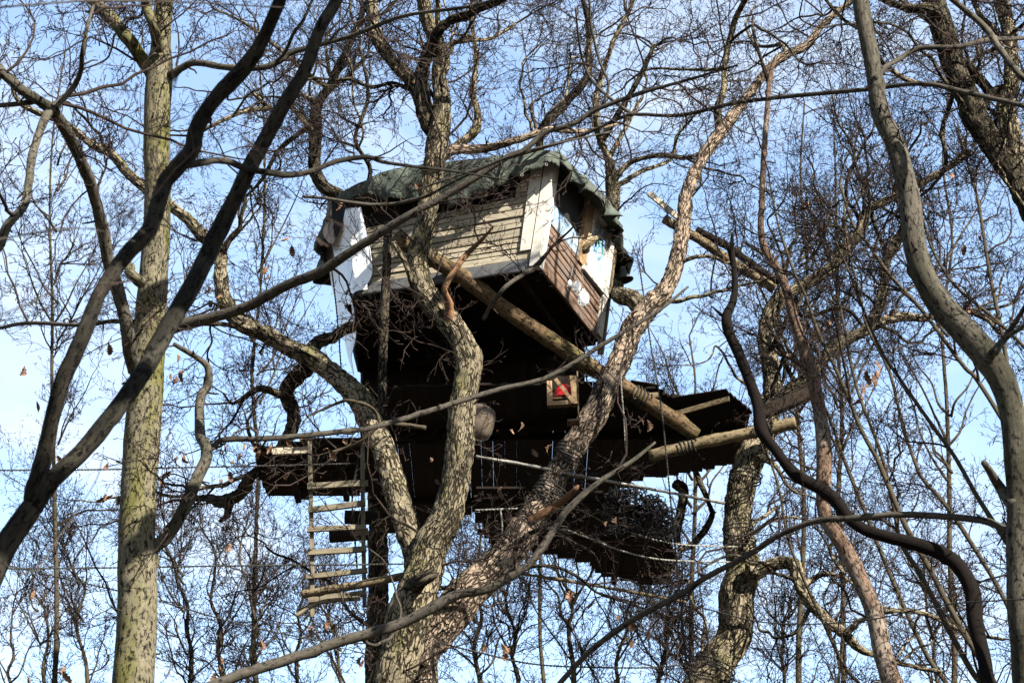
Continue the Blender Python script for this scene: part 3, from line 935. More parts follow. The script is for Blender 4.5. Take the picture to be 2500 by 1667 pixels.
# 5 right oak
tree('oak_tree', 'stout pale oak trunk right of the platform, bound with rope', 'tree', None, [
    B([(1705, 1740, 100), (1730, 1667, 92), (1758, 1606, 86), (1793, 1552, 80), (1792, 1498, 80), (1798, 1443, 80), (1809, 1382, 76), (1805, 1317, 68), (1798, 1263, 64), (1804, 1208, 66), (1820, 1154, 68), (1838, 1111, 70), (1856, 1070, 60), (1881, 1002, 50), (1885, 930, 43), (1874, 868, 42), (1867, 821, 39), (1874, 774, 38), (1896, 738, 41), (1932, 713, 31), (1975, 684, 29), (2030, 648, 28), (2066, 604, 28), (2102, 561, 26), (2108, 520, 22), (2156, 490, 19), (2210, 465, 18), (2265, 440, 17), (2319, 405, 15), (2373, 369, 12)], (34.5, 35.5), 'oak', 'trunk', g=True, d=0.5),
    B([(1825, 1400, 48), (1850, 1394, 40), (1885, 1372, 34), (1930, 1373, 34), (1948, 1407, 34), (1961, 1443, 31), (1993, 1483, 27), (2030, 1527, 23), (2062, 1552, 23), (2098, 1581, 17), (2140, 1600, 12), (2220, 1625, 10), (2300, 1640, 8)], (34.3, 33.5), 'oak', d=0.9),
    B([(2062, 1550, 17), (2085, 1525, 15), (2105, 1515, 12), (2180, 1490, 12), (2260, 1500, 11), (2350, 1540, 10), (2450, 1560, 8)], (33.6, 33), 'oak', d=1),
    B([(1880, 1010, 40), (1905, 975, 31), (1957, 926, 30), (1993, 886, 30), (2048, 846, 30), (2102, 812, 29), (2136, 774, 28), (2156, 695, 25), (2167, 644, 24), (2192, 593, 24), (2205, 540, 18), (2190, 470, 14), (2200, 400, 10)], (35, 36), 'oak_dark', d=0.8),
    B([(2095, 818, 24), (2156, 785, 23), (2210, 771, 22), (2265, 781, 19), (2337, 760, 15), (2409, 781, 13), (2445, 814, 10), (2500, 800, 7)], (35.6, 36.5), 'oak', d=0.9),
    B([(1935, 712, 22), (1960, 770, 10), (2060, 750, 10), (2110, 800, 8)], (35.4, 36), 'oak_dark', d=0.8),
    B([(1846, 1110, 20), (1890, 1135, 12), (1930, 1190, 8), (1975, 1210, 5)], (34.6, 34), 'oak', d=1),
    B([(1960, 1430, 14), (1985, 1412, 16), (2010, 1400, 13), (2060, 1405, 10), (2025, 1345, 8), (2050, 1300, 6)], (34, 34), 'oak', d=1),
    B([(1650, 1180, 26), (1668, 1200, 26), (1662, 1260, 22), (1655, 1310, 18), (1660, 1330, 12)], 35.5, 'oak_dark', 'dead_limb', d=0.6),
    B([(1700, 1155, 14), (1735, 1230, 12), (1738, 1260, 14), (1705, 1310, 16), (1660, 1345, 14)], 35.2, 'oak_dark', 'dead_limb', d=0.6),
], seed=31, dens=0.75, sub=34)

# 6 dead birch
tree('dead_birch', 'slender dead trunk with peeling reddish bark between the two right oaks', 'tree', None, [
    B([(2195, 1740, 52), (2178, 1667, 48), (2156, 1588, 43), (2145, 1534, 44), (2120, 1461, 40), (2084, 1382, 38), (2048, 1317, 38), (2022, 1273, 36), (2011, 1226, 34), (2015, 1154, 38), (2015, 1100, 37), (2008, 1050, 34), (1997, 984, 32), (1975, 893, 33), (1961, 839, 27), (1943, 774, 24), (1921, 713, 22), (1896, 651, 22), (1874, 615, 20), (1860, 568, 17), (1857, 500, 15), (1860, 434, 15), (1871, 325, 14), (1874, 253, 13), (1881, 188, 13), (1896, 134, 8)], (29, 30), 'dead', 'trunk', g=True, d=0.08),
    B([(1872, 622, 12), (1840, 606, 10), (1813, 590, 4)], 30, 'dead', 'broken_stub', d=0),
    B([(1875, 200, 10), (1850, 120, 9), (1838, 70, 8), (1838, 40, 5)], 30, 'oak_dark', 'broken_stub', d=0.3),
    B([(1985, 930, 14), (1950, 880, 10), (1930, 858, 5)], 29.6, 'dead', 'broken_stub', d=0),
], seed=41, dens=0.6)

# 7 dark dead stem
tree('dead_tree', 'black sinuous dead stem snaking down in front of the right oak', 'tree', None, [
    B([(2425, 1760, 36), (2409, 1667, 35), (2402, 1606, 33), (2381, 1516, 37), (2374, 1454, 38), (2359, 1396, 37), (2319, 1360, 36), (2247, 1331, 33), (2174, 1306, 30), (2102, 1292, 28), (2066, 1259, 28), (2040, 1223, 32), (1993, 1194, 30), (1946, 1161, 30), (1910, 1118, 25), (1890, 1090, 26), (1858, 1052, 32), (1856, 995, 28), (1831, 930, 26), (1805, 868, 26), (1780, 810, 26), (1773, 771, 24), (1787, 745, 19), (1795, 687, 15), (1785, 611, 12), (1788, 568, 5)], (26, 27), 'deadblack', 'stem', g=True, d=0.05),
    B([(1770, 775, 12), (1752, 762, 7), (1738, 748, 3)], 27, 'deadblack', 'broken_stub', d=0),
    B([(1786, 640, 8), (1775, 600, 6), (1766, 580, 3)], 27, 'deadblack', 'broken_stub', d=0),
], seed=43, dens=0.5)

# 8 grey beech, near right
tree('beech_tree', 'smooth grey beech bending down the right edge, nearest trunk on that side', 'tree', None, [
    B([(2520, 1760, 78), (2512, 1667, 75), (2502, 1500, 72), (2494, 1350, 70), (2490, 1210, 60), (2482, 1117, 64), (2472, 1020, 62), (2456, 948, 65), (2420, 883, 70), (2373, 828, 70), (2312, 767, 65), (2265, 695, 60), (2238, 622, 57), (2228, 567, 56), (2221, 488, 54), (2203, 416, 52), (2183, 343, 50), (2152, 285, 50), (2142, 235, 46), (2131, 163, 44), (2109, 72, 44), (2102, 0, 44), (2098, -80, 42)], (20, 19.5), 'beech_grey', 'trunk', g=True, d=0.06),
    B([(2478, 1235, 34), (2447, 1190, 27), (2425, 1155, 20), (2402, 1130, 15)], 19.8, 'beech_grey', 'broken_stub', d=0),
    B([(2412, 880, 26), (2437, 852, 18), (2467, 810, 14), (2500, 752, 12), (2550, 660, 10)], (19.6, 18.8), 'beech_grey', d=0.3),
    B([(2430, 862, 16), (2462, 825, 12), (2500, 790, 10), (2550, 740, 8)], (19.4, 18.6), 'beech_grey', d=0.3),
    B([(2135, 195, 18), (2155, 170, 15), (2200, 138, 14), (2247, 119, 14), (2337, 112, 14), (2409, 98, 14), (2500, 96, 12), (2600, 80, 10)], (19.5, 20.5), 'grey_branch', d=0.5),
    B([(2505, 1308, 22), (2463, 1292, 19), (2409, 1273, 18), (2319, 1259, 16), (2192, 1255, 15), (2084, 1263, 15), (1993, 1273, 14), (1903, 1306, 14), (1831, 1353, 14), (1722, 1414, 14), (1675, 1443, 15), (1548, 1512, 15), (1440, 1592, 14), (1367, 1667, 12), (1320, 1730, 9)], (20, 23), 'grey_branch', d=0.3),
    B([(2700, 330, 16), (2600, 290, 15), (2500, 258, 14), (2350, 225, 14), (2250, 205, 13), (2110, 218, 13), (1950, 235, 13), (1800, 255, 12), (1660, 280, 11), (1548, 280, 10), (1512, 290, 10), (1421, 333, 10), (1331, 361, 10), (1240, 385, 9), (1150, 418, 7), (1000, 470, 5)], (20, 24), 'grey_branch', d=0.4),
    B([(1545, 281, 10), (1500, 250, 9), (1455, 205, 8), (1430, 170, 7), (1415, 120, 6), (1405, 20, 5)], (23.2, 23), 'grey_branch', d=0.4),
    B([(2290, -30, 15), (2326, 0, 16), (2402, 65, 18), (2445, 127, 18), (2500, 188, 18), (2580, 260, 18)], (18.5, 18.5), 'beech_grey', d=0.3),
], seed=51, dens=0.6, reach=0.8, thick=0.8, crown=[(0, 8, 6, (0.1, 0.1, 0.6))])

# 9 upper right oak
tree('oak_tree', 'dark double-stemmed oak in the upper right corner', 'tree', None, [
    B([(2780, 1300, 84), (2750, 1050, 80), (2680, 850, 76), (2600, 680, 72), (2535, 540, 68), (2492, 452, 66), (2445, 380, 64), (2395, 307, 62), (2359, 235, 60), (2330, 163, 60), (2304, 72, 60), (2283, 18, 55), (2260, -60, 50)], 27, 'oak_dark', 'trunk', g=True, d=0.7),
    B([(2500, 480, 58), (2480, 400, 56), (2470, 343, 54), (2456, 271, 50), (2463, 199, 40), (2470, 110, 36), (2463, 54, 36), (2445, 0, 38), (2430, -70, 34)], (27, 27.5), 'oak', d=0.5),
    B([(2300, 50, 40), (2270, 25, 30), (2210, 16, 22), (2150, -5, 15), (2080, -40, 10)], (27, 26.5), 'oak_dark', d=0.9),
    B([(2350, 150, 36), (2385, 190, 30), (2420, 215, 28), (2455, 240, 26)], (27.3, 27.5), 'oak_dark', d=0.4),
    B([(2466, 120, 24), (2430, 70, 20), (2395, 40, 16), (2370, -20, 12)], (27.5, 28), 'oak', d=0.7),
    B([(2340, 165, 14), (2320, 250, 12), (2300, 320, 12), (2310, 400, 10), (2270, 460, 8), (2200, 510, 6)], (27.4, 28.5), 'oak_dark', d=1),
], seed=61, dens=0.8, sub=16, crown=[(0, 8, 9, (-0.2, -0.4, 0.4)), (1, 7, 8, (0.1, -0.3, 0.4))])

# 10 slender saplings fanning in from the lower right
SAP = [
    ('slender sapling rising from the bottom edge left of the black stem', [(2450, 1720), (2427, 1667), (2337, 1516), (2265, 1382), (2210, 1288), (2174, 1190), (2138, 1118), (2102, 1056), (2077, 984), (2040, 904), (1997, 810), (1965, 723), (1939, 665), (1917, 604), (1899, 550), (1880, 450)], 16, 5),
    ('slender sapling running beside the first, ending among the oak twigs', [(2440, 1740), (2384, 1650), (2301, 1508), (2247, 1407), (2200, 1331), (2185, 1245), (2150, 1100), (2090, 950), (2060, 800), (2030, 650), (2010, 560)], 15, 4),
    ('thin sapling crossing behind the grey beech low at the right edge', [(2560, 1640), (2500, 1552), (2430, 1420), (2337, 1273), (2290, 1210), (2247, 1154), (2200, 1030), (2174, 911), (2120, 803), (2102, 731), (2070, 600), (2060, 500)], 13, 5),
    ('thin sapling slanting up to the dark oak limb at the right', [(2560, 1500), (2500, 1400), (2400, 1230), (2330, 1114), (2265, 1020), (2192, 919), (2153, 864), (2113, 767), (2070, 660), (2040, 590)], 13, 5),
    ('sapling stem slanting just left of the beech bend', [(2640, 1420), (2560, 1250), (2480, 1080), (2391, 933), (2355, 897), (2301, 825), (2247, 753), (2174, 673), (2120, 593), (2084, 550), (2050, 450)], 13, 7),
    ('upright sapling between the beech bend and the right edge', [(2530, 1300), (2500, 1100), (2470, 950), (2445, 803), (2420, 695), (2406, 615), (2390, 500), (2370, 420), (2340, 320)], 14, 6),
    ('thin whip of a sapling over the right edge, above the beech bend', [(2600, 1000), (2520, 870), (2438, 785), (2337, 702), (2283, 622), (2260, 560), (2240, 480)], 11, 5),
    ('sapling stem behind the dead birch, curving to the upper left', [(2340, 1740), (2260, 1600), (2180, 1420), (2110, 1250), (2060, 1120), (2020, 1010), (1950, 900), (1900, 800), (1850, 690), (1800, 600)], 12, 5),
    ('thin sapling beneath the pale log end, left of the dead birch', [(2130, 1740), (2060, 1620), (1990, 1480), (1930, 1330), (1900, 1190), (1870, 1090), (1840, 950), (1790, 850)], 9, 4),
]
for i, (lab, pts, w0, w1) in enumerate(SAP):
    Y = [27, 29, 31, 28, 25, 33, 26, 37, 33][i]
    tree('sapling', lab, 'sapling', None, [B(W(pts, w0, w1), (Y, Y + 1.0), 'sapling', 'stem', g=True, d=0.55)], group='saplings at the right',
         seed=70 + i, dens=1.0, up=0.06, ang=(0.4, 0.9), reach=0.85)

# 11 bare trees behind, whose tops show low in the picture, and taller ones that fill the sky
BACK = [  # x at bottom, x at top, y top, width, label
    (470, 440, 1300, 13, 'bare slender tree just right of the mossy beech trunk, low in the picture'),
    (560, 500, 1290, 13, 'bare slender tree below the snag of the dark oak limb'),
    (640, 590, 1310, 12, 'bare slender tree left of the rope ladder foot'),
    (720, 750, 1420, 11, 'bare slender tree directly under the rope ladder'),
    (120, 90, 1390, 11, 'thin bare treetop in the lower left corner'),
    (215, 190, 1330, 12, 'thin bare treetop at the left foot of the mossy beech trunk'),
    (20, 40, 1440, 10, 'thin bare treetop at the left edge below the fork'),
    (850, 800, 1420, 11, 'bare slender tree left of the central oak foot'),
    (1180, 1150, 1260, 13, 'bare slender tree right of the central oak foot'),
    (1270, 1230, 1330, 12, 'pale bare stem under the great oak limb'),
    (1400, 1395, 1390, 16, 'upright bare tree below the hanging deck'),
    (1480, 1560, 1400, 12, 'bare stem leaning right below the hanging deck'),
    (1590, 1660, 1380, 12, 'bare tree below the end of the hanging deck'),
    (1700, 1640, 1500, 10, 'thin bare tree at the left foot of the right oak'),
    (1900, 1930, 1450, 11, 'thin bare tree right of the right oak foot'),
    (2060, 2010, 1420, 10, 'thin bare tree under the bent oak limb'),
    (2290, 2250, 1380, 11, 'thin bare tree between the dead birch and the black stem'),
    (1950, 1960, 250, 15, 'tall bare tree behind the dead birch top'),
    (2060, 2040, 330, 15, 'tall bare tree behind the grey beech stem'),
    (2330, 2300, 200, 15, 'tall bare tree behind the upper right oak'),
    (1690, 1700, 820, 15, 'bare tree rising behind the right platform'),
    (620, 640, 60, 13, 'tall bare tree behind the left limbs'),
    (130, 140, 120, 13, 'tall bare tree at the far left'),
    (1330, 1290, 60, 10, 'tall bare tree rising behind the roof ridge'),
]
for i, (xb, xt, yt, w, lab) in enumerate(BACK):
    r = random.Random(900 + i)
    n = 9
    pts = []
    yb = 1760
    for k in range(n):
        f = k / (n - 1)
        pts.append((xb + (xt - xb) * f + r.uniform(-1, 1) * 16 * (0.3 + f), yb + (yt - yb) * f, w * (1 - 0.72 * f)))
    Y = 43 + r.uniform(-3, 5)
    low = yt > 1000
    limbs = [B(pts, (Y, Y + 0.5), 'sapling' if i % 3 else 'oak_dark', 'trunk', g=True, d=1.0 if low else 0.75)]
    nb = 4 if low else 9
    for k in range(nb):            # a few ascending limbs
        f = r.uniform(0.12 if low else 0.35, 0.85)
        x0 = xb + (xt - xb) * f
        y0 = yb + (yt - yb) * f
        s = r.choice((-1, 1))
        L = r.uniform(90, 200) * (1.0 if low else 1.4)
        q = [(x0 + s * L * a * 0.5 + r.uniform(-8, 8), y0 - L * (a ** 1.15) + r.uniform(-8, 8), w * 0.5 * (1 - 0.7 * a)) for a in (0, 0.25, 0.5, 0.75, 1.0)]
        limbs.append(B(q, (Y, Y + r.uniform(-1.2, 1.2)), 'sapling', 'limb', d=1.2))
    tree('bare_tree', lab, 'tree', None, limbs, group='bare trees behind the oaks', seed=200 + i, dens=0.7 if low else 0.45, up=0.09, ang=(0.35, 0.8), reach=0.95, thick=1.1)

# 12 dead leaves still hanging on
def leaf_mesh(kind):
    rr = random.Random(kind)
    prof = [(0, .004), (.12, .012), (.22, .026), (.30, .018), (.42, .036), (.52, .024), (.64, .038), (.74, .022), (.86, .026), (1.0, .004)]
    L = 0.13
    V, Q = [], []
    for (f, h) in prof:
        c = 0.05 * math.sin(f * 3 + kind) * 0.6
        for s in (-1, 0, 1):
            V.append((s * h * 1.05, c + (0.022 if s else 0.0) * math.sin(f * 3.1 + 0.4) * (1 + 0.5 * rr.random()), -f * L))
    n = len(prof)
    for i in range(n - 1):
        for j in range(2):
            a = i * 3 + j
            Q.append((a, a + 1, a + 4, a + 3))
    return make_mesh('leaf', V, Q, None, M['leaf'], False)


LEAVES = [leaf_mesh(k) for k in range(4)]
LEAF_AT = [(x, y) for x, y in [
    (645, 650), (650, 668), (700, 575), (712, 600), (60, 892), (125, 940), (128, 955), (92, 980), (265, 838), (560, 1090), (580, 1105), (600, 1082), (628, 1090), (636, 1100), (655, 1085), (700, 1075), (745, 1068),
    (770, 1110), (795, 1090), (806, 1098), (840, 1072), (430, 865), (437, 900), (415, 912), (430, 918), (452, 905), (535, 712), (532, 738), (515, 735), (505, 700), (415, 1148), (390, 1170), (450, 1110), (440, 1118),
    (455, 1105), (560, 1150), (572, 1120), (530, 1170), (700, 1150), (140, 1112), (265, 1128), (255, 1205), (270, 1205), (83, 1440), (288, 1210), (150, 1620), (160, 1640), (70, 1650), (420, 1630), (530, 1605), (545, 1632), (525, 1640), (635, 1560), (770, 1530), (815, 1520), (800, 1505),
    (885, 1600), (895, 1590), (880, 1610), (1050, 1115), (1065, 1170), (1230, 1190), (1185, 1190), (1300, 1095), (1350, 1085), (1268, 1030), (1255, 1045), (1560, 1015), (1580, 1025), (1500, 1005), (1235, 1585), (1225, 1570), (1245, 1580), (1400, 1450), (1442, 1465), (1395, 1440), (1520, 1500), (1535, 1510), (1530, 1550), (1545, 1560), (1505, 1260), (1485, 1270),
    (2118, 905), (2130, 912), (2125, 925), (2112, 930), (2138, 900), (2140, 880), (2105, 940), (2095, 960), (2020, 780), (2010, 800), (2180, 755), (2170, 765), (2360, 735), (2365, 745), (2400, 570), (2355, 600), (2463, 75), (2480, 80), (2475, 90), (1990, 480), (1980, 495), (2320, 420), (1560, 760), (1510, 340), (830, 470), (845, 465), (822, 485), (838, 478), (805, 110), (1100, 305), (1015, 450), (1020, 480), (1385, 1590), (1180, 1570), (1010, 1630), (1005, 1650), (560, 1325)]]
leaf_host = central
for i, (x, y) in enumerate(LEAF_AT):
    r = random.Random(i * 17 + 3)
    Y = (24 if x < 480 else 31 + r.uniform(-1, 2)) if x < 1600 else 27 + r.uniform(-2, 4)
    o = bpy.data.objects.new('leaf', LEAVES[i % 4])
    col.objects.link(o)
    host = beech if x < 480 else central
    o.parent = host
    o.location = Vector(P(x, y, Y)) - host.location
    o.rotation_euler = (r.uniform(-0.5, 0.5), r.uniform(-0.6, 0.6), r.uniform(0, 6.28))
    s = r.uniform(0.8, 1.35) * (0.8 if x < 480 else 1.0)
    o.scale = (s, s, s)
print('TREE TRIS', tri_total[0])
# ------------------------------------------------------------------ the tree house
ZF = 17.6
FL, FR, BR, BL = PZ(873, 709, ZF), PZ(1314, 644, ZF), PZ(1468, 838, ZF), PZ(866, 906, ZF)
FLt, FRt, BRt, BLt = P(838, 500, FL[1] - 0.05), P(1356, 386, FR[1] - 0.05), P(1504, 560, BR[1] + 0.05), P(790, 560, BL[1] + 0.05)
house = thing('tree_house', (FL + FR + BR + BL) / 4, 'weathered plank tree house with green tarpaulin roof, wedged in the central oak', 'tree house')


class Wall:
    def __init__(s, a, b, at, bt, outward):
        s.a, s.b, s.at, s.bt = a, b, at, bt
        n = np.cross(b - a, at - a)
        n /= np.linalg.norm(n)
        s.n = n if np.dot(n, outward) > 0 else -n

    def pt(s, u, v, o=0.0):
        lo = s.a * (1 - u) + s.b * u
        hi = s.at * (1 - u) + s.bt * u
        return lo * (1 - v) + hi * v + s.n * o


def panel(wall, u0, u1, v0, v1, o0, o1, nu=8, nv=1, wob=0.0, rough=0.0, v0b=None, v1b=None):
    """a board lying in a wall: u0..u1, v0..v1 (v at the far end may differ), from depth o0 to o1"""
    v0b = v0 if v0b is None else v0b
    v1b = v1 if v1b is None else v1b
    V, G, Q = [], [], []
    L = np.linalg.norm(wall.b - wall.a)
    H = np.linalg.norm(wall.at - wall.a)
    ph = random.random() * 20
    for i in range(nu + 1):
        f = i / nu
        u = u0 + (u1 - u0) * f
        ra, rb = random.uniform(-1, 1) * rough, random.uniform(-1, 1) * rough
        va, vb = v0 + (v0b - v0) * f + ra, v1 + (v1b - v1) * f + rb
        w = wob * math.sin(f * 5 + ph)
        c = (vb - va) * 0.10
        for (v, o) in ((va, o0), (va, o1 + w - 0.006), (va + c, o1 + w), (vb - c, o1 + w - 0.004), (vb, o1 + w - 0.010), (vb, o0)):
            V.append(wall.pt(u, v, o))
            G.append((v * H + ph, o, u * L + ph * 3))
    k = 6
    for i in range(nu):
        for j in range(k):
            jn = (j + 1) % k
            Q.append((i * k + j, i * k + jn, (i + 1) * k + jn, (i + 1) * k + j))
    e = nu * k
    Q += [(0, 5, 4, 1), (1, 4, 3, 2), (e, e + 1, e + 4, e + 5), (e + 1, e + 2, e + 3, e + 4)]
    return make_mesh('plank', V, Q, None, None, False, G)


def board(parent, name, wall, u0, u1, v0, v1, o0, o1, mat, **k):
    me = panel(wall, u0, u1, v0, v1, o0, o1, **k)
    me.name = name
    me.materials.append(M[mat])
    return put(name, me, parent)


ctr = (FL + FR + BR + BL) / 4
wf = Wall(FL, FR, FLt, FRt, (FL + FR) / 2 - ctr)
wr = Wall(FR, BR, FRt, BRt, (FR + BR) / 2 - ctr)
wl = Wall(BL, FL, BLt, FLt, (FL + BL) / 2 - ctr)
wb = Wall(BR, BL, BRt, BLt, (BR + BL) / 2 - ctr)

# front wall: sheathing behind uneven boards
front = board(house, 'front_wall', wf, 0.02, 0.965, 0.06, 0.66, -0.06, -0.03, 'dark_wood')
vv = 0.055
tops = []
while vv < 0.67:
    h = random.choice((0.050, 0.056, 0.062, 0.075, 0.085))
    tops.append((vv, min(vv + h, 0.69)))
    vv += h
for i, (a, c) in enumerate(tops):
    board(front, 'plank', wf, 0.03 + random.uniform(0, .015), 0.955, a + 0.004, c - 0.003, -0.03, random.uniform(0.0, 0.02), 'plank', nu=12, wob=0.006, rough=0.003)
vv = 0.69
while vv < 0.98:
    h = random.choice((0.050, 0.056, 0.062))
    board(front, 'plank', wf, 0.845, 0.955, vv + 0.004, min(vv + h, 0.985) - 0.003, -0.03, random.uniform(-0.004, 0.01), 'plank', nu=4, wob=0.003, rough=0.002)
    vv += h
for u0, u1, v0, v1 in ((0.855, 0.885, 0.72, 0.90), (0.835, 0.852, 0.67, 0.80)):
    board(front, 'batten', wf, u0, u1, v0, v1, 0.012, 0.032, 'plank', nu=1)
# black board standing in for shade in the gap over the front wall
board(house, 'shade_gap_panel', wf, 0.02, 0.85, 0.66, 1.0, -0.32, -0.30, 'black', nu=4)
# skirting flashing below the boards
board(house, 'flashing', wf, 0.0, 0.97, -0.055, 0.055, -0.04, 0.03, 'flash', nu=16, wob=0.006, rough=0.004)
# the white corner boards
board(house, 'corner_board', wf, 0.895, 0.952, 0.14, 0.975, 0.014, 0.05, 'white_wood', nu=2)
board(house, 'corner_board', wf, 0.958, 1.005, -0.02, 1.0, -0.02, 0.055, 'white_wood', nu=2)
board(house, 'corner_board', wr, 0.0, 0.055, -0.02, 1.0, -0.05, 0.03, 'white_wood', nu=2)

# right wall: boards to sill height, window above
right = board(house, 'side_wall', wr, 0.03, 0.97, -0.01, 0.40, -0.07, -0.03, 'dark_wood')
vv = -0.02
for i in range(8):
    h = (0.085, 0.06, 0.062, 0.058, 0.066, 0.060, 0.062, 0.05)[i]
    ue = 0.97
    board(right, 'plank', wr, 0.06, ue, vv + 0.004, vv + h - 0.004, -0.03, random.uniform(0.0, 0.012) + (0.015 if i == 0 else 0), 'plank_brown', nu=10, wob=0.005, rough=0.003, v0b=(vv + 0.004) * 0.80, v1b=(vv + h - 0.004) * 0.80)
    vv += h
win = board(house, 'window', wr, 0.56, 0.97, 0.365, 0.405, -0.03, 0.06, 'white_wood', nu=3)          # sill rail
board(win, 'window_frame', wr, 0.90, 0.965, 0.02, 1.0, 0.0, 0.05, 'white_wood', nu=1)
board(win, 'window_frame', wr, 0.60, 0.64, 0.40, 1.0, -0.02, 0.05, 'white_wood', nu=1)
board(win, 'window_frame', wr, 0.64, 0.90, 0.93, 0.97, -0.02, 0.04, 'white_wood', nu=1)
board(win, 'pane', wr, 0.64, 0.90, 0.405, 0.93, -0.012, 0.004, 'glass', nu=1)
board(win, 'pane', wr, 0.08, 0.50, 0.44, 0.62, -0.012, 0.004, 'glass', nu=1)
board(house, 'shade_panel', wr, 0.06, 0.52, 0.62, 1.0, -0.06, -0.02, 'black', nu=2)  # black board stands in for shade under the tarpaulin overhang
board(house, 'post', wr, 0.50, 0.60, 0.40, 1.0, -0.05, 0.04, 'warm_wood', nu=1)
board(house, 'corner_flashing', wr, 0.968, 1.0, -0.04, 0.96, -0.03, 0.02, 'flash', nu=1)
board(house, 'edge_batten', wr, 1.003, 1.03, -0.08, 0.93, -0.05, 0.035, 'pole', nu=1)
# stub of log poking out under the eave
p0, p1 = wr.pt(0.52, 0.50, 0.02), P(1456, 580, wr.pt(0.8, 0.8)[1] - 0.7)
put('log_stub', tube_mesh('log_stub', [p0, (p0 + p1) / 2, p1], [0.05, 0.05, 0.05], M['pole'], 9), house)
# left wall and the plastic sheet wrapped round the front corner
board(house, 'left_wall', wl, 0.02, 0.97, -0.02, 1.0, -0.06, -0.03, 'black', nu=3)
board(house, 'back_wall', wb, 0.02, 0.98, -0.02, 1.0, -0.06, -0.02, 'dark_wood', nu=3)


def cloth(name, rows, mat, parent, thick=0.008, bumpy=0.03, sub=5, seed=1):
    """rows: grid of 3D control points -> smooth wrinkled sheet with real thickness"""
    rows = np.array(rows, float)
    a = np.array([smooth_path(r_, sub) for r_ in rows])
    g = np.array([smooth_path(a[:, j], sub) for j in range(a.shape[1])]).transpose(1, 0, 2)
    R, C = g.shape[:2]
    nn = np.cross(np.gradient(g, axis=1), np.gradient(g, axis=0))
    nn /= np.linalg.norm(nn, axis=2)[..., None] + 1e-9
    i, j = np.meshgrid(np.arange(R), np.arange(C), indexing='ij')
    o = (vnoise(j * 0.31 + seed, i * 0.12 + seed * 3, 64) - 0.5) * 2 + (vnoise(j * 0.77, i * 0.5, 64) - 0.5) * 0.8
    g = g + nn * (o * bumpy)[..., None]
    front_v = g.reshape(-1, 3)
    back_v = (g - nn * thick).reshape(-1, 3)
    V = np.vstack([front_v, back_v])
    n = R * C
    ii, jj = np.meshgrid(np.arange(R - 1), np.arange(C - 1), indexing='ij')
    k0 = (ii * C + jj).ravel()
    q = np.stack([k0, k0 + 1, k0 + C + 1, k0 + C], -1)
    Q = [q, q[:, ::-1] + n]
    edge = [np.arange(C), (R - 1) * C + np.arange(C), np.arange(R) * C, np.arange(R) * C + C - 1]
    for e in edge:
        Q.append(np.stack([e[:-1], e[1:], e[1:] + n, e[:-1] + n], -1))
    return put(name, make_mesh(name, V, np.vstack(Q), None, M[mat], True, V), parent)


rows = []
for v in (-0.03, 0.15, 0.35, 0.55, 0.75, 0.92):
    row = []
    for u in (0.0, 0.25, 0.5, 0.75, 0.95):
        row.append(wl.pt(u, v, 0.05 + 0.04 * math.sin(u * 9 + v * 4)))
    ue = 0.11 - 0.05 * abs(v - 0.4) - (0.04 if v < 0 else 0)
    for u in (0.0, 0.06, ue):
        row.append(wf.pt(u, v, 0.07 + 0.02 * math.sin(v * 9 + u * 40)))
    rows.append(row)
cloth('plastic_sheet', rows, 'sheet', house, bumpy=0.02, seed=4)
# dark flap of cloth under the left eave
rows = [[P(x, y, 32.0) for x, y in r_] for r_ in ([(800, 480), (815, 492), (832, 500), (846, 498)], [(798, 520), (808, 535), (826, 545), (838, 535)], [(792, 550), (802, 568), (816, 575), (826, 570)], [(786, 575), (796, 590), (804, 598), (810, 600)])]
cloth('dark_flap', rows, 'black', house, bumpy=0.04, seed=6)

# floor: boards and joists seen from below
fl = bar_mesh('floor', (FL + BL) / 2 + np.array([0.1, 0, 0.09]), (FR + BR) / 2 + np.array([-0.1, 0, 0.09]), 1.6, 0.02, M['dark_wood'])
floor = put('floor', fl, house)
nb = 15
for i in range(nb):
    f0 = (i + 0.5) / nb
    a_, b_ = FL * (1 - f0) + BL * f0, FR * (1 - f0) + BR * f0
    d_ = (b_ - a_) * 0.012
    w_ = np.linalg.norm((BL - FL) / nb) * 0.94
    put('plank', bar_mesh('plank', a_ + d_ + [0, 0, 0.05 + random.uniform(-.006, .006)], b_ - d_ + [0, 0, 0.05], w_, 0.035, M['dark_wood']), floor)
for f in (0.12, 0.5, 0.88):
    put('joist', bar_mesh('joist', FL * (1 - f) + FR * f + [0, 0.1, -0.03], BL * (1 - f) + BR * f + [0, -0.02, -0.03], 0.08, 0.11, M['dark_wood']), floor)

# dark boarding added to fill the dark gap below the floor's back edge
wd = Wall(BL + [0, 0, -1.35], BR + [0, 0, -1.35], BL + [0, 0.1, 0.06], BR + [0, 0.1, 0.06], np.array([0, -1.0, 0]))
under = board(house, 'dark_fill_wall', wd, 0.03, 0.93, 0.02, 1.0, -0.06, -0.03, 'dark_wood', nu=2)
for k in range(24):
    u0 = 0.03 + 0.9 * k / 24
    board(under, 'plank', wd, u0 + 0.001, u0 + 0.9 / 24 - 0.001, random.uniform(-0.05, 0.03), 1.0, -0.03, random.uniform(-0.01, 0.005), 'dark_wood', nu=1)

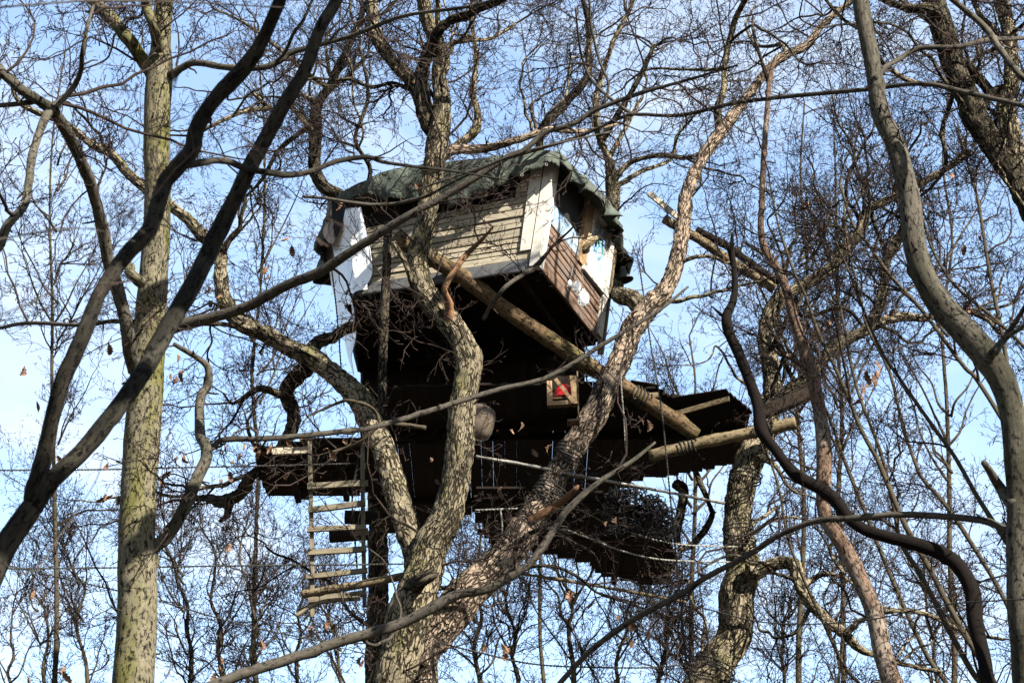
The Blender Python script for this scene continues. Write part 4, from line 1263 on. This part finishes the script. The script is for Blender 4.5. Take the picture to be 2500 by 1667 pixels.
# tarpaulin: top sheet and hanging, scalloped skirt
wy = lambda x: FL[1] + (FR[1] - FL[1]) * (x - 873) / 441.0 - 0.24
ea = [P(800, 512, 32.4)] + [P(x, y, wy(x)) for x, y in ((833, 473), (900, 438), (975, 414), (1060, 402), (1180, 388), (1280, 378), (1345, 371))] + [P(1368, 374, wy(1368) + 0.05)]
eb = [P(1392, 400, 31.7), P(1430, 434, 32.2), P(1470, 478, 32.8), P(1500, 515, 33.4), P(1516, 560, 34.0), P(1524, 612, 34.7), P(1530, 650, 35.4)]
ec = [P(1300, 690, 36.2), P(1000, 700, 36.2), P(800, 660, 36.0)]
ed = [P(782, 600, 35.0), P(786, 555, 33.4)]
eave = ea + eb + ec + ed
drops = [(818, 530), (842, 505), (905, 478), (985, 490), (1070, 500), (1176, 476), (1268, 432), (1335, 404), (1372, 402),
         (1400, 448), (1437, 468), (1462, 522), (1508, 534), (1497, 582), (1519, 622), (1526, 668)]
skirt_lo = []
for k, e in enumerate(eave):
    if k < len(drops):
        skirt_lo.append(P(drops[k][0], drops[k][1], e[1] - 0.03))
    else:
        skirt_lo.append(e - np.array([0, 0, 0.3]))
E = smooth_path(np.array(eave + [eave[0]]), 10)
Lw = smooth_path(np.array(skirt_lo + [skirt_lo[0]]), 10)
n_e = len(E)
E = E + 0.03 * (vnoise(np.arange(n_e) * 0.37, np.zeros(n_e) + 2.5, 64) - 0.5)[:, None] * np.array([0, 0, 2.0])
Lw = Lw + (0.10 * (vnoise(np.arange(n_e) * 0.61, np.zeros(n_e) + 9.5, 64) - 0.5) + 0.06 * (vnoise(np.arange(n_e) * 1.7, np.zeros(n_e) + 4.5, 64) - 0.5))[:, None] * np.array([0, 0, 1.6])
cen = E.mean(0) + np.array([0, 0.2, 0.28])
outd = E - cen
outd[:, 2] = 0
outd /= np.linalg.norm(outd, axis=1)[:, None]
rings = []
for s in (0.0, 0.25, 0.5, 0.75, 0.9):
    base = cen * (1 - s) + E * s
    base = base + np.array([0, 0, 0.04])[None] * math.sin(s * 3.0)
    rings.append(base)
rings.append(E + [0, 0, 0.02])
for s in (0.12, 0.35, 0.6, 0.82, 1.0):
    fold = np.where(np.arange(n_e) > 78, 0.11, 0.05) * np.sin(np.arange(n_e) * 0.55 + 1.3 * np.sin(np.arange(n_e) * 0.21)) * s + 0.015 * math.sin(s * 3.1) + 0.05 * s * (np.abs(vnoise(np.arange(n_e) * 0.9, np.zeros(n_e) + 7 + s * 1.5, 64) - 0.5) * 2)
    rings.append(E * (1 - s) + Lw * s + outd * fold[:, None])
tg = np.array(rings)
R_, C_ = tg.shape[:2]
i_, j_ = np.meshgrid(np.arange(R_), np.arange(C_), indexing='ij')
tg = tg + 0.05 * ((vnoise(j_ * 0.3, i_ * 0.7, 64) - 0.5) * 2 + np.abs(vnoise(j_ * 0.55 + i_ * 0.4, i_ * 0.9, 64) - 0.5) * 2)[..., None] * np.where(i_ >= 5, 1.0, 0.4)[..., None] * np.array([0.5, 0.6, 0.6])
tg[:, -1] = tg[:, 0]
nn = np.cross(np.gradient(tg, axis=1), np.gradient(tg, axis=0))
nn /= np.linalg.norm(nn, axis=2)[..., None] + 1e-9
V = np.vstack([tg.reshape(-1, 3), (tg + nn * 0.012).reshape(-1, 3)])
k0 = (i_[:-1, :-1] * C_ + j_[:-1, :-1]).ravel()
q = np.stack([k0, k0 + 1, k0 + C_ + 1, k0 + C_], -1)
n_ = R_ * C_
ed_ = (R_ - 1) * C_ + np.arange(C_)
Q = np.vstack([q, q[:, ::-1] + n_, np.stack([ed_[:-1], ed_[1:], ed_[1:] + n_, ed_[:-1] + n_], -1)])
roof = put('roof_tarpaulin', make_mesh('roof_tarpaulin', V, Q, None, M['tarp'], True, V), house)
# eyelets along the hem
ring_me = None
for (x, y, Y) in ((1176, 472, 31.6), (1274, 428, 31.4), (1413, 452, 31.9), (1334, 402, 31.25)):
    th = np.linspace(0, 2 * math.pi, 11)
    c = P(x, y, Y)
    pth = np.stack([c[0] + 0.02 * np.cos(th), np.full(11, c[1]), c[2] + 0.02 * np.sin(th)], 1)
    put('eyelet', tube_mesh('eyelet', pth, np.full(11, 0.006), M['rope_pale'], 5, lump=0, cap=False), roof)
# tarp corner hanging like a cup at the far right
c = P(1519, 652, 34.9)
th = np.linspace(0, 2 * math.pi, 19)
rows = [[c + np.array([r_ * math.cos(t) * (1.2 if math.cos(t) > 0 else 0.8), r_ * math.sin(t), z + 0.04 * math.cos(t) * (r_ > .1)]) for t in th] for r_, z in ((0.03, 0.0), (0.06, -0.10), (0.10, -0.19), (0.15, -0.25))]
cloth('tarpaulin_corner', rows, 'tarp', house, bumpy=0.005, sub=2)

# ------------------------------------------------------------------ logs, poles and beams (things of their own)
def log(name, pts, Y, w, mat, label, cat, cut=True, sides=16, relief=0.008):
    path = smooth_path(np.array([P(x, y, Y[0] + (Y[1] - Y[0]) * i / (len(pts) - 1)) for i, (x, y) in enumerate(pts)]), 10)
    rad = np.full(len(path), w * px2m((Y[0] + Y[1]) / 2) / 2) * np.linspace(1.03, 0.95, len(path))
    t = thing(name, path[0], label, cat)
    put('shaft', tube_mesh('shaft', path, rad, M[mat], sides, relief=relief, lump=0.10, knots=1.5), t)
    return t, path, rad


def lash(tree_pt, axis, rad, turns, mat, name, label, cat, parent=None):
    """coils of rope round a limb"""
    axis = np.asarray(axis, float) / np.linalg.norm(axis)
    u = np.cross(axis, [0.1, 0.2, 0.97] if abs(axis[2]) < 0.9 else [1, 0, 0]); u /= np.linalg.norm(u)
    v = np.cross(axis, u)
    n = turns * 18
    th = np.linspace(0, 2 * math.pi * turns, n)
    path = tree_pt + (rad * (1 + 0.03 * np.sin(th * 3.3)))[:, None] * (np.cos(th)[:, None] * u + np.sin(th)[:, None] * v) + axis * np.linspace(-0.03 * turns, 0.03 * turns, n)[:, None]
    me = tube_mesh(name, path, np.full(n, 0.013), M[mat], 6, lump=0)
    if parent is not None:
        return put(name, me, parent)
    return link(name, me, None, label, cat)


brace, bp, br_ = log('brace_log', [(968, 580), (1040, 622), (1150, 692), (1300, 800), (1430, 886), (1560, 968), (1700, 1062)], (31.35, 33.4), 40, 'log',
                     'thick log slanting down under the house floor to the right platform', 'log')
lash(bp[len(bp) * 5 // 6], bp[-1] - bp[0], br_[0] * 1.05, 5, 'rope', 'lashing', '', '', brace)
lash(bp[len(bp) // 6], bp[-1] - bp[0], br_[0] * 1.05, 4, 'rope', 'lashing', '', '', brace)
pale, pp_, pr_ = log('platform_log', [(1585, 1112), (1700, 1085), (1800, 1062), (1870, 1048), (1943, 1032)], (33.5, 33.2), 30, 'pole', 'pale log laid under the right platform, its sawn end sticking out', 'log')
for f in (0.2, 0.72):
    lash(pp_[int(len(pp_) * f)], pp_[-1] - pp_[0], pr_[0] * 1.06, 5, 'rope', 'lashing', '', '', pale)
log('spar_pole', [(1622, 533), (1690, 575), (1790, 640), (1890, 705)], (34.0, 34.6), 24, 'pole', 'round spar from the cut end by the roof down to the right oak', 'pole')
log('spar_pole', [(1700, 560), (1780, 605), (1850, 655), (1900, 690)], (35.0, 35.2), 20, 'dark_wood', 'dark spar lying along the upper side of the round spar', 'pole')
log('thin_pole', [(1274, 1400), (1400, 1420), (1540, 1444), (1676, 1470)], (32.6, 32.8), 8, 'pole', 'thin straight pole under the hanging deck', 'pole', sides=8)
log('pale_pole', [(1162, 1114), (1300, 1138), (1400, 1159), (1560, 1188), (1770, 1228)], (31.9, 32.1), 8, 'rope_pale', 'thin white pole crossing behind the great limb', 'pole', sides=8)
log('hanging_post', [(948, 545), (944, 650), (938, 780), (934, 910), (930, 1060)], (31.7, 31.9), 22, 'oak_dark', 'dark upright post in front of the left part of the house', 'post', relief=0.006)  # dark bark colour stands in for branch shade on the post
link('cross_beam', bar_mesh('cross_beam', P(1852, 1010, 34), P(1990, 955, 34), 0.16, 0.20, M['dark_wood'], nseg=4, warp=0.01), None, 'dark squared beam jutting right behind the oak trunk above the pale log', 'beam')
link('grey_plank', bar_mesh('grey_plank', P(1585, 472, 35.6), P(1660, 535, 35.6), 0.05, 0.10, M['plank'], nseg=3), None, 'short grey plank right of the roof beside the oak stem', 'plank')

# ------------------------------------------------------------------ platforms
def deck(name, label, cat, z, outline, bw, along='y', mat='dark_wood', th=0.035, gap=0.005, seed=0, beams=2):
    """boards cut to an outline given as spots of the photograph, lying at height z"""
    r = random.Random(seed)
    poly = np.array([PZ(x, y, z) for x, y in outline])
    c = poly.mean(0)
    t = thing(name, c, label, cat)
    ax = 1 if along == 'y' else 0
    ox = 1 - ax
    lo, hi = poly[:, ox].min(), poly[:, ox].max()
    x = lo + bw / 2
    while x < hi:
        cuts = []
        for i in range(len(poly)):
            p_, q_ = poly[i], poly[(i + 1) % len(poly)]
            if (p_[ox] - x) * (q_[ox] - x) < 0:
                f = (x - p_[ox]) / (q_[ox] - p_[ox])
                cuts.append(p_[ax] + (q_[ax] - p_[ax]) * f)
        cuts.sort()
        for a_, b_ in zip(cuts[::2], cuts[1::2]):
            if b_ - a_ < 0.1:
                continue
            a3 = np.array([0, 0, z + r.uniform(-.008, .008)]); b3 = a3.copy()
            a3[ox] = b3[ox] = x
            a3[ax] = a_ + r.uniform(-0.06, 0.04); b3[ax] = b_ + r.uniform(-0.05, 0.07)
            g_ = gap * r.choice((0.05, 0.05, 0.05, 0.1, 0.1, 1.0, 1.5))
            put('plank', bar_mesh('plank', a3, b3, bw - g_, th, M[mat]), t)
        x += bw
    a0, a1 = poly[:, ax].min(), poly[:, ax].max()
    for k in range(beams):
        yb = a0 + (a1 - a0) * (k + 0.7) / (beams + 0.4)
        xs = []
        for i in range(len(poly)):
            p_, q_ = poly[i], poly[(i + 1) % len(poly)]
            if (p_[ax] - yb) * (q_[ax] - yb) < 0:
                f = (yb - p_[ax]) / (q_[ax] - p_[ax])
                xs.append(p_[ox] + (q_[ox] - p_[ox]) * f)
        if len(xs) >= 2:
            a3 = np.array([0, 0, z - 0.085]); b3 = a3.copy()
            a3[ax] = b3[ax] = yb
            a3[ox], b3[ox] = min(xs) + 0.05, max(xs) - 0.05
            put('beam', bar_mesh('beam', a3, b3, 0.09, 0.12, M['dark_wood']), t)
    return t


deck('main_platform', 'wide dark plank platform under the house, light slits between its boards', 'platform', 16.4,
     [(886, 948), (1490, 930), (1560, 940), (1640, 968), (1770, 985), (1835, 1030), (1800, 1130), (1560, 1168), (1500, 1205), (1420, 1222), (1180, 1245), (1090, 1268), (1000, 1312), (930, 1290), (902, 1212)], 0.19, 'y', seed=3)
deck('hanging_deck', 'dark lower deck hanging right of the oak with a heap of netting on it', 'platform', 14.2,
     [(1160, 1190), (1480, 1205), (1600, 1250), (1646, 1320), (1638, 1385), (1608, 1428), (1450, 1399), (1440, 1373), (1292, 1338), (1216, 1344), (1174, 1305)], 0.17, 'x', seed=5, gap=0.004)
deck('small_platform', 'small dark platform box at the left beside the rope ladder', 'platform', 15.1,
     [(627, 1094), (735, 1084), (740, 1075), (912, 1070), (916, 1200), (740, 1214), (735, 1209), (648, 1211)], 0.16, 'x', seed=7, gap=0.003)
link('edge_board', bar_mesh('edge_board', P(664, 1102, 32.4), P(757, 1098, 32.4), 0.03, 0.10, M['plank'], nseg=4), None, 'grey board fixed along the front of the small left platform', 'board')
# tilted panels above the right platform
for nm, q4, lab in (('lean_to_panel', [(1535, 928, 33.2), (1600, 942, 33.4), (1668, 1010, 34.2), (1560, 1030, 34.0)], 'dark tilted panel above the right platform beside the brace log'),
                    ('lean_to_panel', [(1640, 970, 33.6), (1772, 951, 33.2), (1838, 1006, 34.0), (1700, 1045, 34.4)], 'dark sloping roof panel with a pale edge, right of the brace log')):
    t = thing(nm, P(*q4[0]), lab, 'panel')
    c4 = [P(*q) for q in q4]
    for k in range(6):
        f = (k + 0.5) / 6
        a_, b_ = c4[0] * (1 - f) + c4[3] * f, c4[1] * (1 - f) + c4[2] * f
        put('plank', bar_mesh('plank', a_, b_, np.linalg.norm(c4[3] - c4[0]) / 6 * 0.97, 0.02, M['dark_wood'], up=np.cross(c4[1] - c4[0], c4[3] - c4[0])), t)
    put('edge_batten', bar_mesh('edge_batten', P(q4[0][0] + 10, q4[0][1] + 40, q4[0][2] - 0.25), P(q4[1][0] + 8, q4[1][1] + 22, q4[1][2] - 0.25), 0.03, 0.08, M['pole'], nseg=4), t)

# ------------------------------------------------------------------ rope ladder with board rungs
lad = thing('rope_ladder', P(820, 1500, 31.9), 'wooden rung ladder hanging beside the small left platform', 'ladder')
LY = 31.9
put('rail', bar_mesh('rail', P(757, 1078, LY), P(762, 1506, LY), 0.06, 0.045, M['ladder'], up=(0, 1, 0.3), nseg=8, warp=0.012), lad)
put('rail', bar_mesh('rail', P(886, 1085, LY + 0.1), P(889, 1482, LY + 0.1), 0.06, 0.045, M['ladder'], up=(0, 1, 0.3), nseg=8, warp=0.012), lad)
for yl, yr in ((1188, 1178), (1244, 1229), (1296, 1286), (1351, 1339), (1408, 1396), (1466, 1450)):
    put('rung', bar_mesh('rung', P(751 + random.uniform(-5, 4), yl + random.uniform(-3, 3), LY - 0.07), P(893 + random.uniform(-3, 6), yr + random.uniform(-4, 3), LY - 0.07), 0.05, random.uniform(0.075, 0.095), M['ladder'], nseg=3, warp=0.006), lad)
log('foot_log', [(738, 1450), (800, 1440), (870, 1428), (990, 1405)], (31.6, 31.3), 20, 'pole', 'rough log tied across the foot of the rung ladder', 'log', sides=9)
log('foot_stick', [(722, 1503), (760, 1480), (800, 1466), (880, 1460)], (31.7, 31.6), 11, 'ladder', 'thin slanting stick at the very foot of the rung ladder', 'stick', sides=7)
link('dark_block', bar_mesh('dark_block', P(804, 1310, 33), P(900, 1303, 33), 0.2, 0.13, M['dark_wood'], nseg=2), None, 'dark timber block seen through the rung ladder', 'block')
link('dark_block', bar_mesh('dark_block', P(842, 1262, 33.4), P(925, 1264, 33.4), 0.2, 0.16, M['dark_wood'], nseg=2), None, 'dark timber end behind the right rail of the rung ladder', 'block')

# ------------------------------------------------------------------ ropes
def rope(pts, Y, w, label, mat='rope', name='rope', twist=True):
    path = smooth_path(np.array([P(x, y, Y[0] + (Y[1] - Y[0]) * i / (len(pts) - 1)) for i, (x, y) in enumerate(pts)]), 14)
    r_ = w * px2m(sum(Y) / 2) / 2
    L = np.linalg.norm(np.diff(path, axis=0), axis=1).sum()
    n = min(int(L / 0.02), 500)
    s = np.concatenate([[0], np.cumsum(np.linalg.norm(np.diff(path, axis=0), axis=1))])
    ss = np.linspace(0, s[-1], n)
    p_ = np.stack([np.interp(ss, s, path[:, k]) for k in range(3)], 1)
    t_, u_, v_ = frames(p_)
    parts = []
    for k in range(2):            # two laid strands
        ph = ss / (r_ * 9) * 2 * math.pi + k * math.pi
        parts.append(tube(p_ + (u_ * np.cos(ph)[:, None] + v_ * np.sin(ph)[:, None]) * r_ * 0.5, np.full(n, r_ * 0.62), 5, lump=0))
    V, Q, T, G = join(parts)
    return link(name, make_mesh(name, V, Q, T, M[mat], True, G), None, label, 'rope')


rope([(-60, 1148), (150, 1147), (300, 1145), (450, 1141), (640, 1137), (870, 1131)], (28, 32), 4.5, 'taut dark rope crossing the mossy beech to the small left platform')
rope([(-60, 1388), (150, 1387), (300, 1385), (550, 1381), (850, 1378), (985, 1376)], (28, 30.8), 4.5, 'level dark rope running behind the mossy beech to the oak fork')
rope([(-60, 1362), (20, 1380), (150, 1410), (285, 1441), (380, 1464), (600, 1526), (800, 1566), (900, 1570)], (28, 30.5), 4, 'rope sagging from the left edge down to the foot of the oak')
rope([(1160, 1245), (1300, 1240), (1400, 1240), (1500, 1285), (1640, 1326), (1800, 1335)], (31.5, 33.8), 4.5, 'upper twisted rope slung in front of the hanging deck', 'rope_pale')
rope([(1375, 1290), (1450, 1318), (1520, 1345), (1620, 1366), (1790, 1372)], (31.3, 33.8), 4.5, 'lower twisted rope slung in front of the hanging deck', 'rope_pale')
rope([(1060, 1565), (1160, 1590), (1300, 1620), (1450, 1628), (1600, 1628), (1740, 1612)], (30.5, 33.8), 4.5, 'slack dark rope low between the central and right oaks')
rope([(1560, 640), (1590, 850), (1615, 1000), (1640, 1250), (1660, 1450), (1675, 1600), (1690, 1700)], (32.5, 31), 4.5, 'thin dark rope hanging down past the right side of the decks')
rope([(805, 620), (822, 760), (833, 900), (838, 965), (840, 990)], (32.5, 32.6), 4, 'dark rope hanging at the left end of the house')
rope([(1222, 1245), (1226, 1290), (1218, 1345)], (31.5, 31.5), 4.5, 'short rope end dangling from the knot under the platform', 'rope_pale')
rope([(1515, 905), (1518, 960), (1524, 1030), (1528, 1100)], (32.0, 32.0), 4.5, 'pale strip hanging from the brace log', 'rope_pale')
rope([(885, 1060), (870, 1140), (860, 1220), (864, 1280), (872, 1390)], (32.6, 32.8), 5, 'knotted dark rope hanging behind the rung ladder')
rope([(1700, 1480), (1880, 1520), (2100, 1515), (2300, 1476), (2500, 1462), (2600, 1455)], (24, 18), 4, 'dark rope stretched across the lower right to the grey beech')

# rope coils round the trunks
for (x, y, Y, w, ax, turns, lab) in ((1802, 1294, 34.35, 68, (0, 0, 1), 2, 'upper rope coil round the right oak trunk'), (1806, 1330, 34.35, 72, (0.05, 0, 1), 3, 'rope coil round the right oak just above its bent limb'),
                                     (1820, 1165, 34.45, 72, (0.25, 0, 1), 3, 'rope coil round the right oak right under the pale log'), (1745, 1630, 34.4, 92, (0.5, 0, 1), 3, 'rope coil round the right oak at the bottom edge'),
                                     (1390, 1108, 31.75, 66, (0.5, 0, 0.9), 3, 'black rope coil round the great limb beside the platform'), (1340, 1205, 31.6, 72, (0.5, 0, 0.9), 5, 'black rope coil round the great limb beside the torn branch')):
    lash(P(x, y, Y), ax, w * px2m(Y) / 2 * 1.06, turns, 'rope', 'rope_coil', lab, 'rope')

# ------------------------------------------------------------------ crate with the red helmet
CY_ = 31.7
cr = thing('crate', P(1370, 990, CY_), 'small slatted timber crate hanging under the house, red helmet inside', 'crate')
for a_, b_, w_ in (((1341, 930), (1343, 988), 0.075), ((1397, 917), (1403, 985), 0.075), ((1336, 985), (1408, 980), 0.06), ((1356, 925), (1400, 982), 0.05)):
    dz = 0.03 if a_[0] == 1356 else 0.0
    put('slat', bar_mesh('slat', P(*a_, CY_ - dz), P(*b_, CY_ - dz), w_, 0.022, M['warm_wood'], up=(0, 1, 0.45)), cr)
for a_, b_ in (((1341, 932), (1341, 984)), ((1401, 919), (1405, 983))):
    put('slat', bar_mesh('slat', P(*a_, CY_ + 0.36), P(*b_, CY_ + 0.36), 0.07, 0.022, M['pole'], up=(0, 1, 0.45)), cr)
put('side_panel', bar_mesh('side_panel', P(1409, 912, CY_ + 0.1), P(1413, 1034, CY_ + 0.1), 0.02, 0.18, M['pole'], up=(0, 1, 0.45)), cr)
put('bottom', bar_mesh('bottom', P(1338, 984, CY_ + 0.18), P(1408, 980, CY_ + 0.18), 0.34, 0.02, M['pole']), cr)
put('back', bar_mesh('back', P(1372, 918, CY_ + 0.38), P(1374, 984, CY_ + 0.38), 0.40, 0.02, M['dark_wood'], up=(0, 1, 0.45)), cr)
put('lower_shelf', bar_mesh('lower_shelf', P(1385, 1032, CY_ + 0.1), P(1414, 1030, CY_ + 0.1), 0.2, 0.03, M['pole']), cr)
hel = thing('helmet', P(1372, 976, CY_ + 0.17), 'red plastic helmet inside the slatted crate', 'helmet')
hc = P(1374, 975, CY_ + 0.17)
V, Q = [], []
for i in range(9):
    ph = i / 8 * math.pi / 2
    for j in range(20):
        th_ = j / 20 * 2 * math.pi
        rx, ry, rz = 0.155, 0.14, 0.24
        rib = 1 + 0.03 * (abs(math.sin(th_ * 3)) < 0.3)
        V.append(hc + np.array([rx * math.cos(ph) * math.cos(th_) * rib + 0.02, ry * math.cos(ph) * math.sin(th_) * rib, rz * math.sin(ph)]))
for i in range(8):
    for j in range(20):
        Q.append((i * 20 + j, i * 20 + (j + 1) % 20, i * 20 + 20 + (j + 1) % 20, i * 20 + 20 + j))
put('shell', make_mesh('shell', V, Q, None, M['red'], True), hel)
th_ = np.linspace(0, 2 * math.pi, 25)
put('brim', tube_mesh('brim', hc + np.stack([0.17 * np.cos(th_) + 0.02, 0.155 * np.sin(th_), 0.0 * th_], 1), np.full(25, 0.014), M['red'], 6, lump=0, cap=False), hel)

# beige drum half hidden behind the oak stem
dc = P(1168, 1030, 32.0)
V, Q, prof = [], [], [(0.02, -0.27), (0.15, -0.26), (0.215, -0.22), (0.25, -0.12), (0.258, 0.0), (0.25, 0.12), (0.21, 0.22), (0.14, 0.26), (0.06, 0.275), (0.055, 0.30), (0.01, 0.30)]
ax_ = np.array([0.25, -0.25, 0.93]); ax_ /= np.linalg.norm(ax_)
u_ = np.cross(ax_, [0, 1, 0]); u_ /= np.linalg.norm(u_); v_ = np.cross(ax_, u_)
for (r_, z_) in prof:
    for j in range(24):
        a_ = j / 24 * 2 * math.pi
        V.append(dc + ax_ * z_ * 0.95 + (u_ * math.cos(a_) + v_ * math.sin(a_)) * r_ * 0.92)
for i in range(len(prof) - 1):
    for j in range(24):
        Q.append((i * 24 + j, i * 24 + (j + 1) % 24, i * 24 + 24 + (j + 1) % 24, i * 24 + 24 + j))
link('drum', make_mesh('drum', V, Q, None, M['beige'], True), None, 'beige plastic drum half hidden behind the sunlit oak stem', 'drum')

# ------------------------------------------------------------------ string of bottles at the window
bt = thing('bottle_mobile', wr.pt(0.55, 0.42, 0.12), 'clear plastic bottles hanging on strings below the window', 'mobile')


def bottle(c, rx, rz, name='bottle'):
    V, Q = [], []
    prof = [(0.01, -1), (0.55, -0.93), (0.85, -0.7), (1.0, -0.3), (1.0, 0.15), (0.85, 0.5), (0.5, 0.8), (0.28, 0.93), (0.26, 1.1), (0.01, 1.1)]
    for (r_, z_) in prof:
        for j in range(14):
            a_ = j / 14 * 2 * math.pi
            V.append(c + np.array([math.cos(a_) * r_ * rx * (1 + 0.06 * math.sin(3 * a_)), math.sin(a_) * r_ * rx, z_ * rz]))
    for i in range(len(prof) - 1):
        for j in range(14):
            Q.append((i * 14 + j, i * 14 + (j + 1) % 14, i * 14 + 14 + (j + 1) % 14, i * 14 + 14 + j))
    return put(name, make_mesh(name, V, Q, None, M['bottle'], True), bt)


YB = wr.pt(0.5, 0.3, 0.25)[1] - 0.25
for (x, y, rx, rz, top) in ((1408, 700, 0.066, 0.09, (1404, 655)), (1424, 727, 0.088, 0.125, (1420, 650)), (1391, 692, 0.04, 0.05, (1398, 655))):
    c = P(x, y, YB)
    bottle(c, rx, rz)
    tp = P(*top, YB + 0.05)
    put('string', tube_mesh('string', [c + [0, 0, rz], (c + [0, 0, rz]) * 0.5 + tp * 0.5 + [0.005, 0, 0], tp], np.full(3, 0.006), M['rope_pale'], 5, lump=0), bt)
rope([(1415, 560), (1412, 600), (1404, 630)], (YB - 0.1, YB), 4, 'short dark cord hanging from the eave above the bottles')
link('teal_cord', tube_mesh('teal_cord', smooth_path(np.array([wr.pt(u, v, 0.03) for u, v in ((0.70, 0.62), (0.72, 0.74), (0.76, 0.70), (0.78, 0.78), (0.82, 0.66), (0.77, 0.60))]), 6), np.full(31, 0.012), M['teal'], 6, lump=0), None, 'bit of teal cord in the window', 'cord')

# ------------------------------------------------------------------ heap of netting on the hanging deck
r = random.Random(77)
parts = []
for k in range(320):
    a_, b_ = r.random(), r.random()
    x = 1470 + 175 * a_
    top = 1192 + 95 * max(0, (a_ - 0.5)) ** 1.4 * 2 + 25 * max(0, 0.25 - a_) * 4
    y = top + (1310 - top) * (b_ ** 1.3)
    Y = 32.4 + r.uniform(-0.3, 1.3)
    c = P(x, y, Y)
    R0 = r.uniform(0.04, 0.14)
    th_ = np.linspace(0, r.uniform(4, 6.28), 12)
    e1 = np.array([r.gauss(0, 1), r.gauss(0, 1), r.gauss(0, 1)]); e1 /= np.linalg.norm(e1)
    e2 = np.cross(e1, [r.gauss(0, 1), r.gauss(0, 1), r.gauss(0, 1)]); e2 /= np.linalg.norm(e2)
    parts.append(tube(c + R0 * (np.cos(th_)[:, None] * e1 + 0.7 * np.sin(th_)[:, None] * e2), np.full(12, r.uniform(0.006, 0.013)), 4, lump=0))
V, Q, T, G = join(parts)
link('netting_heap', make_mesh('netting_heap', V, Q, T, M['black'], True, G), None, 'tangled black heap of netting and hose on the hanging deck', 'netting', kind='stuff')
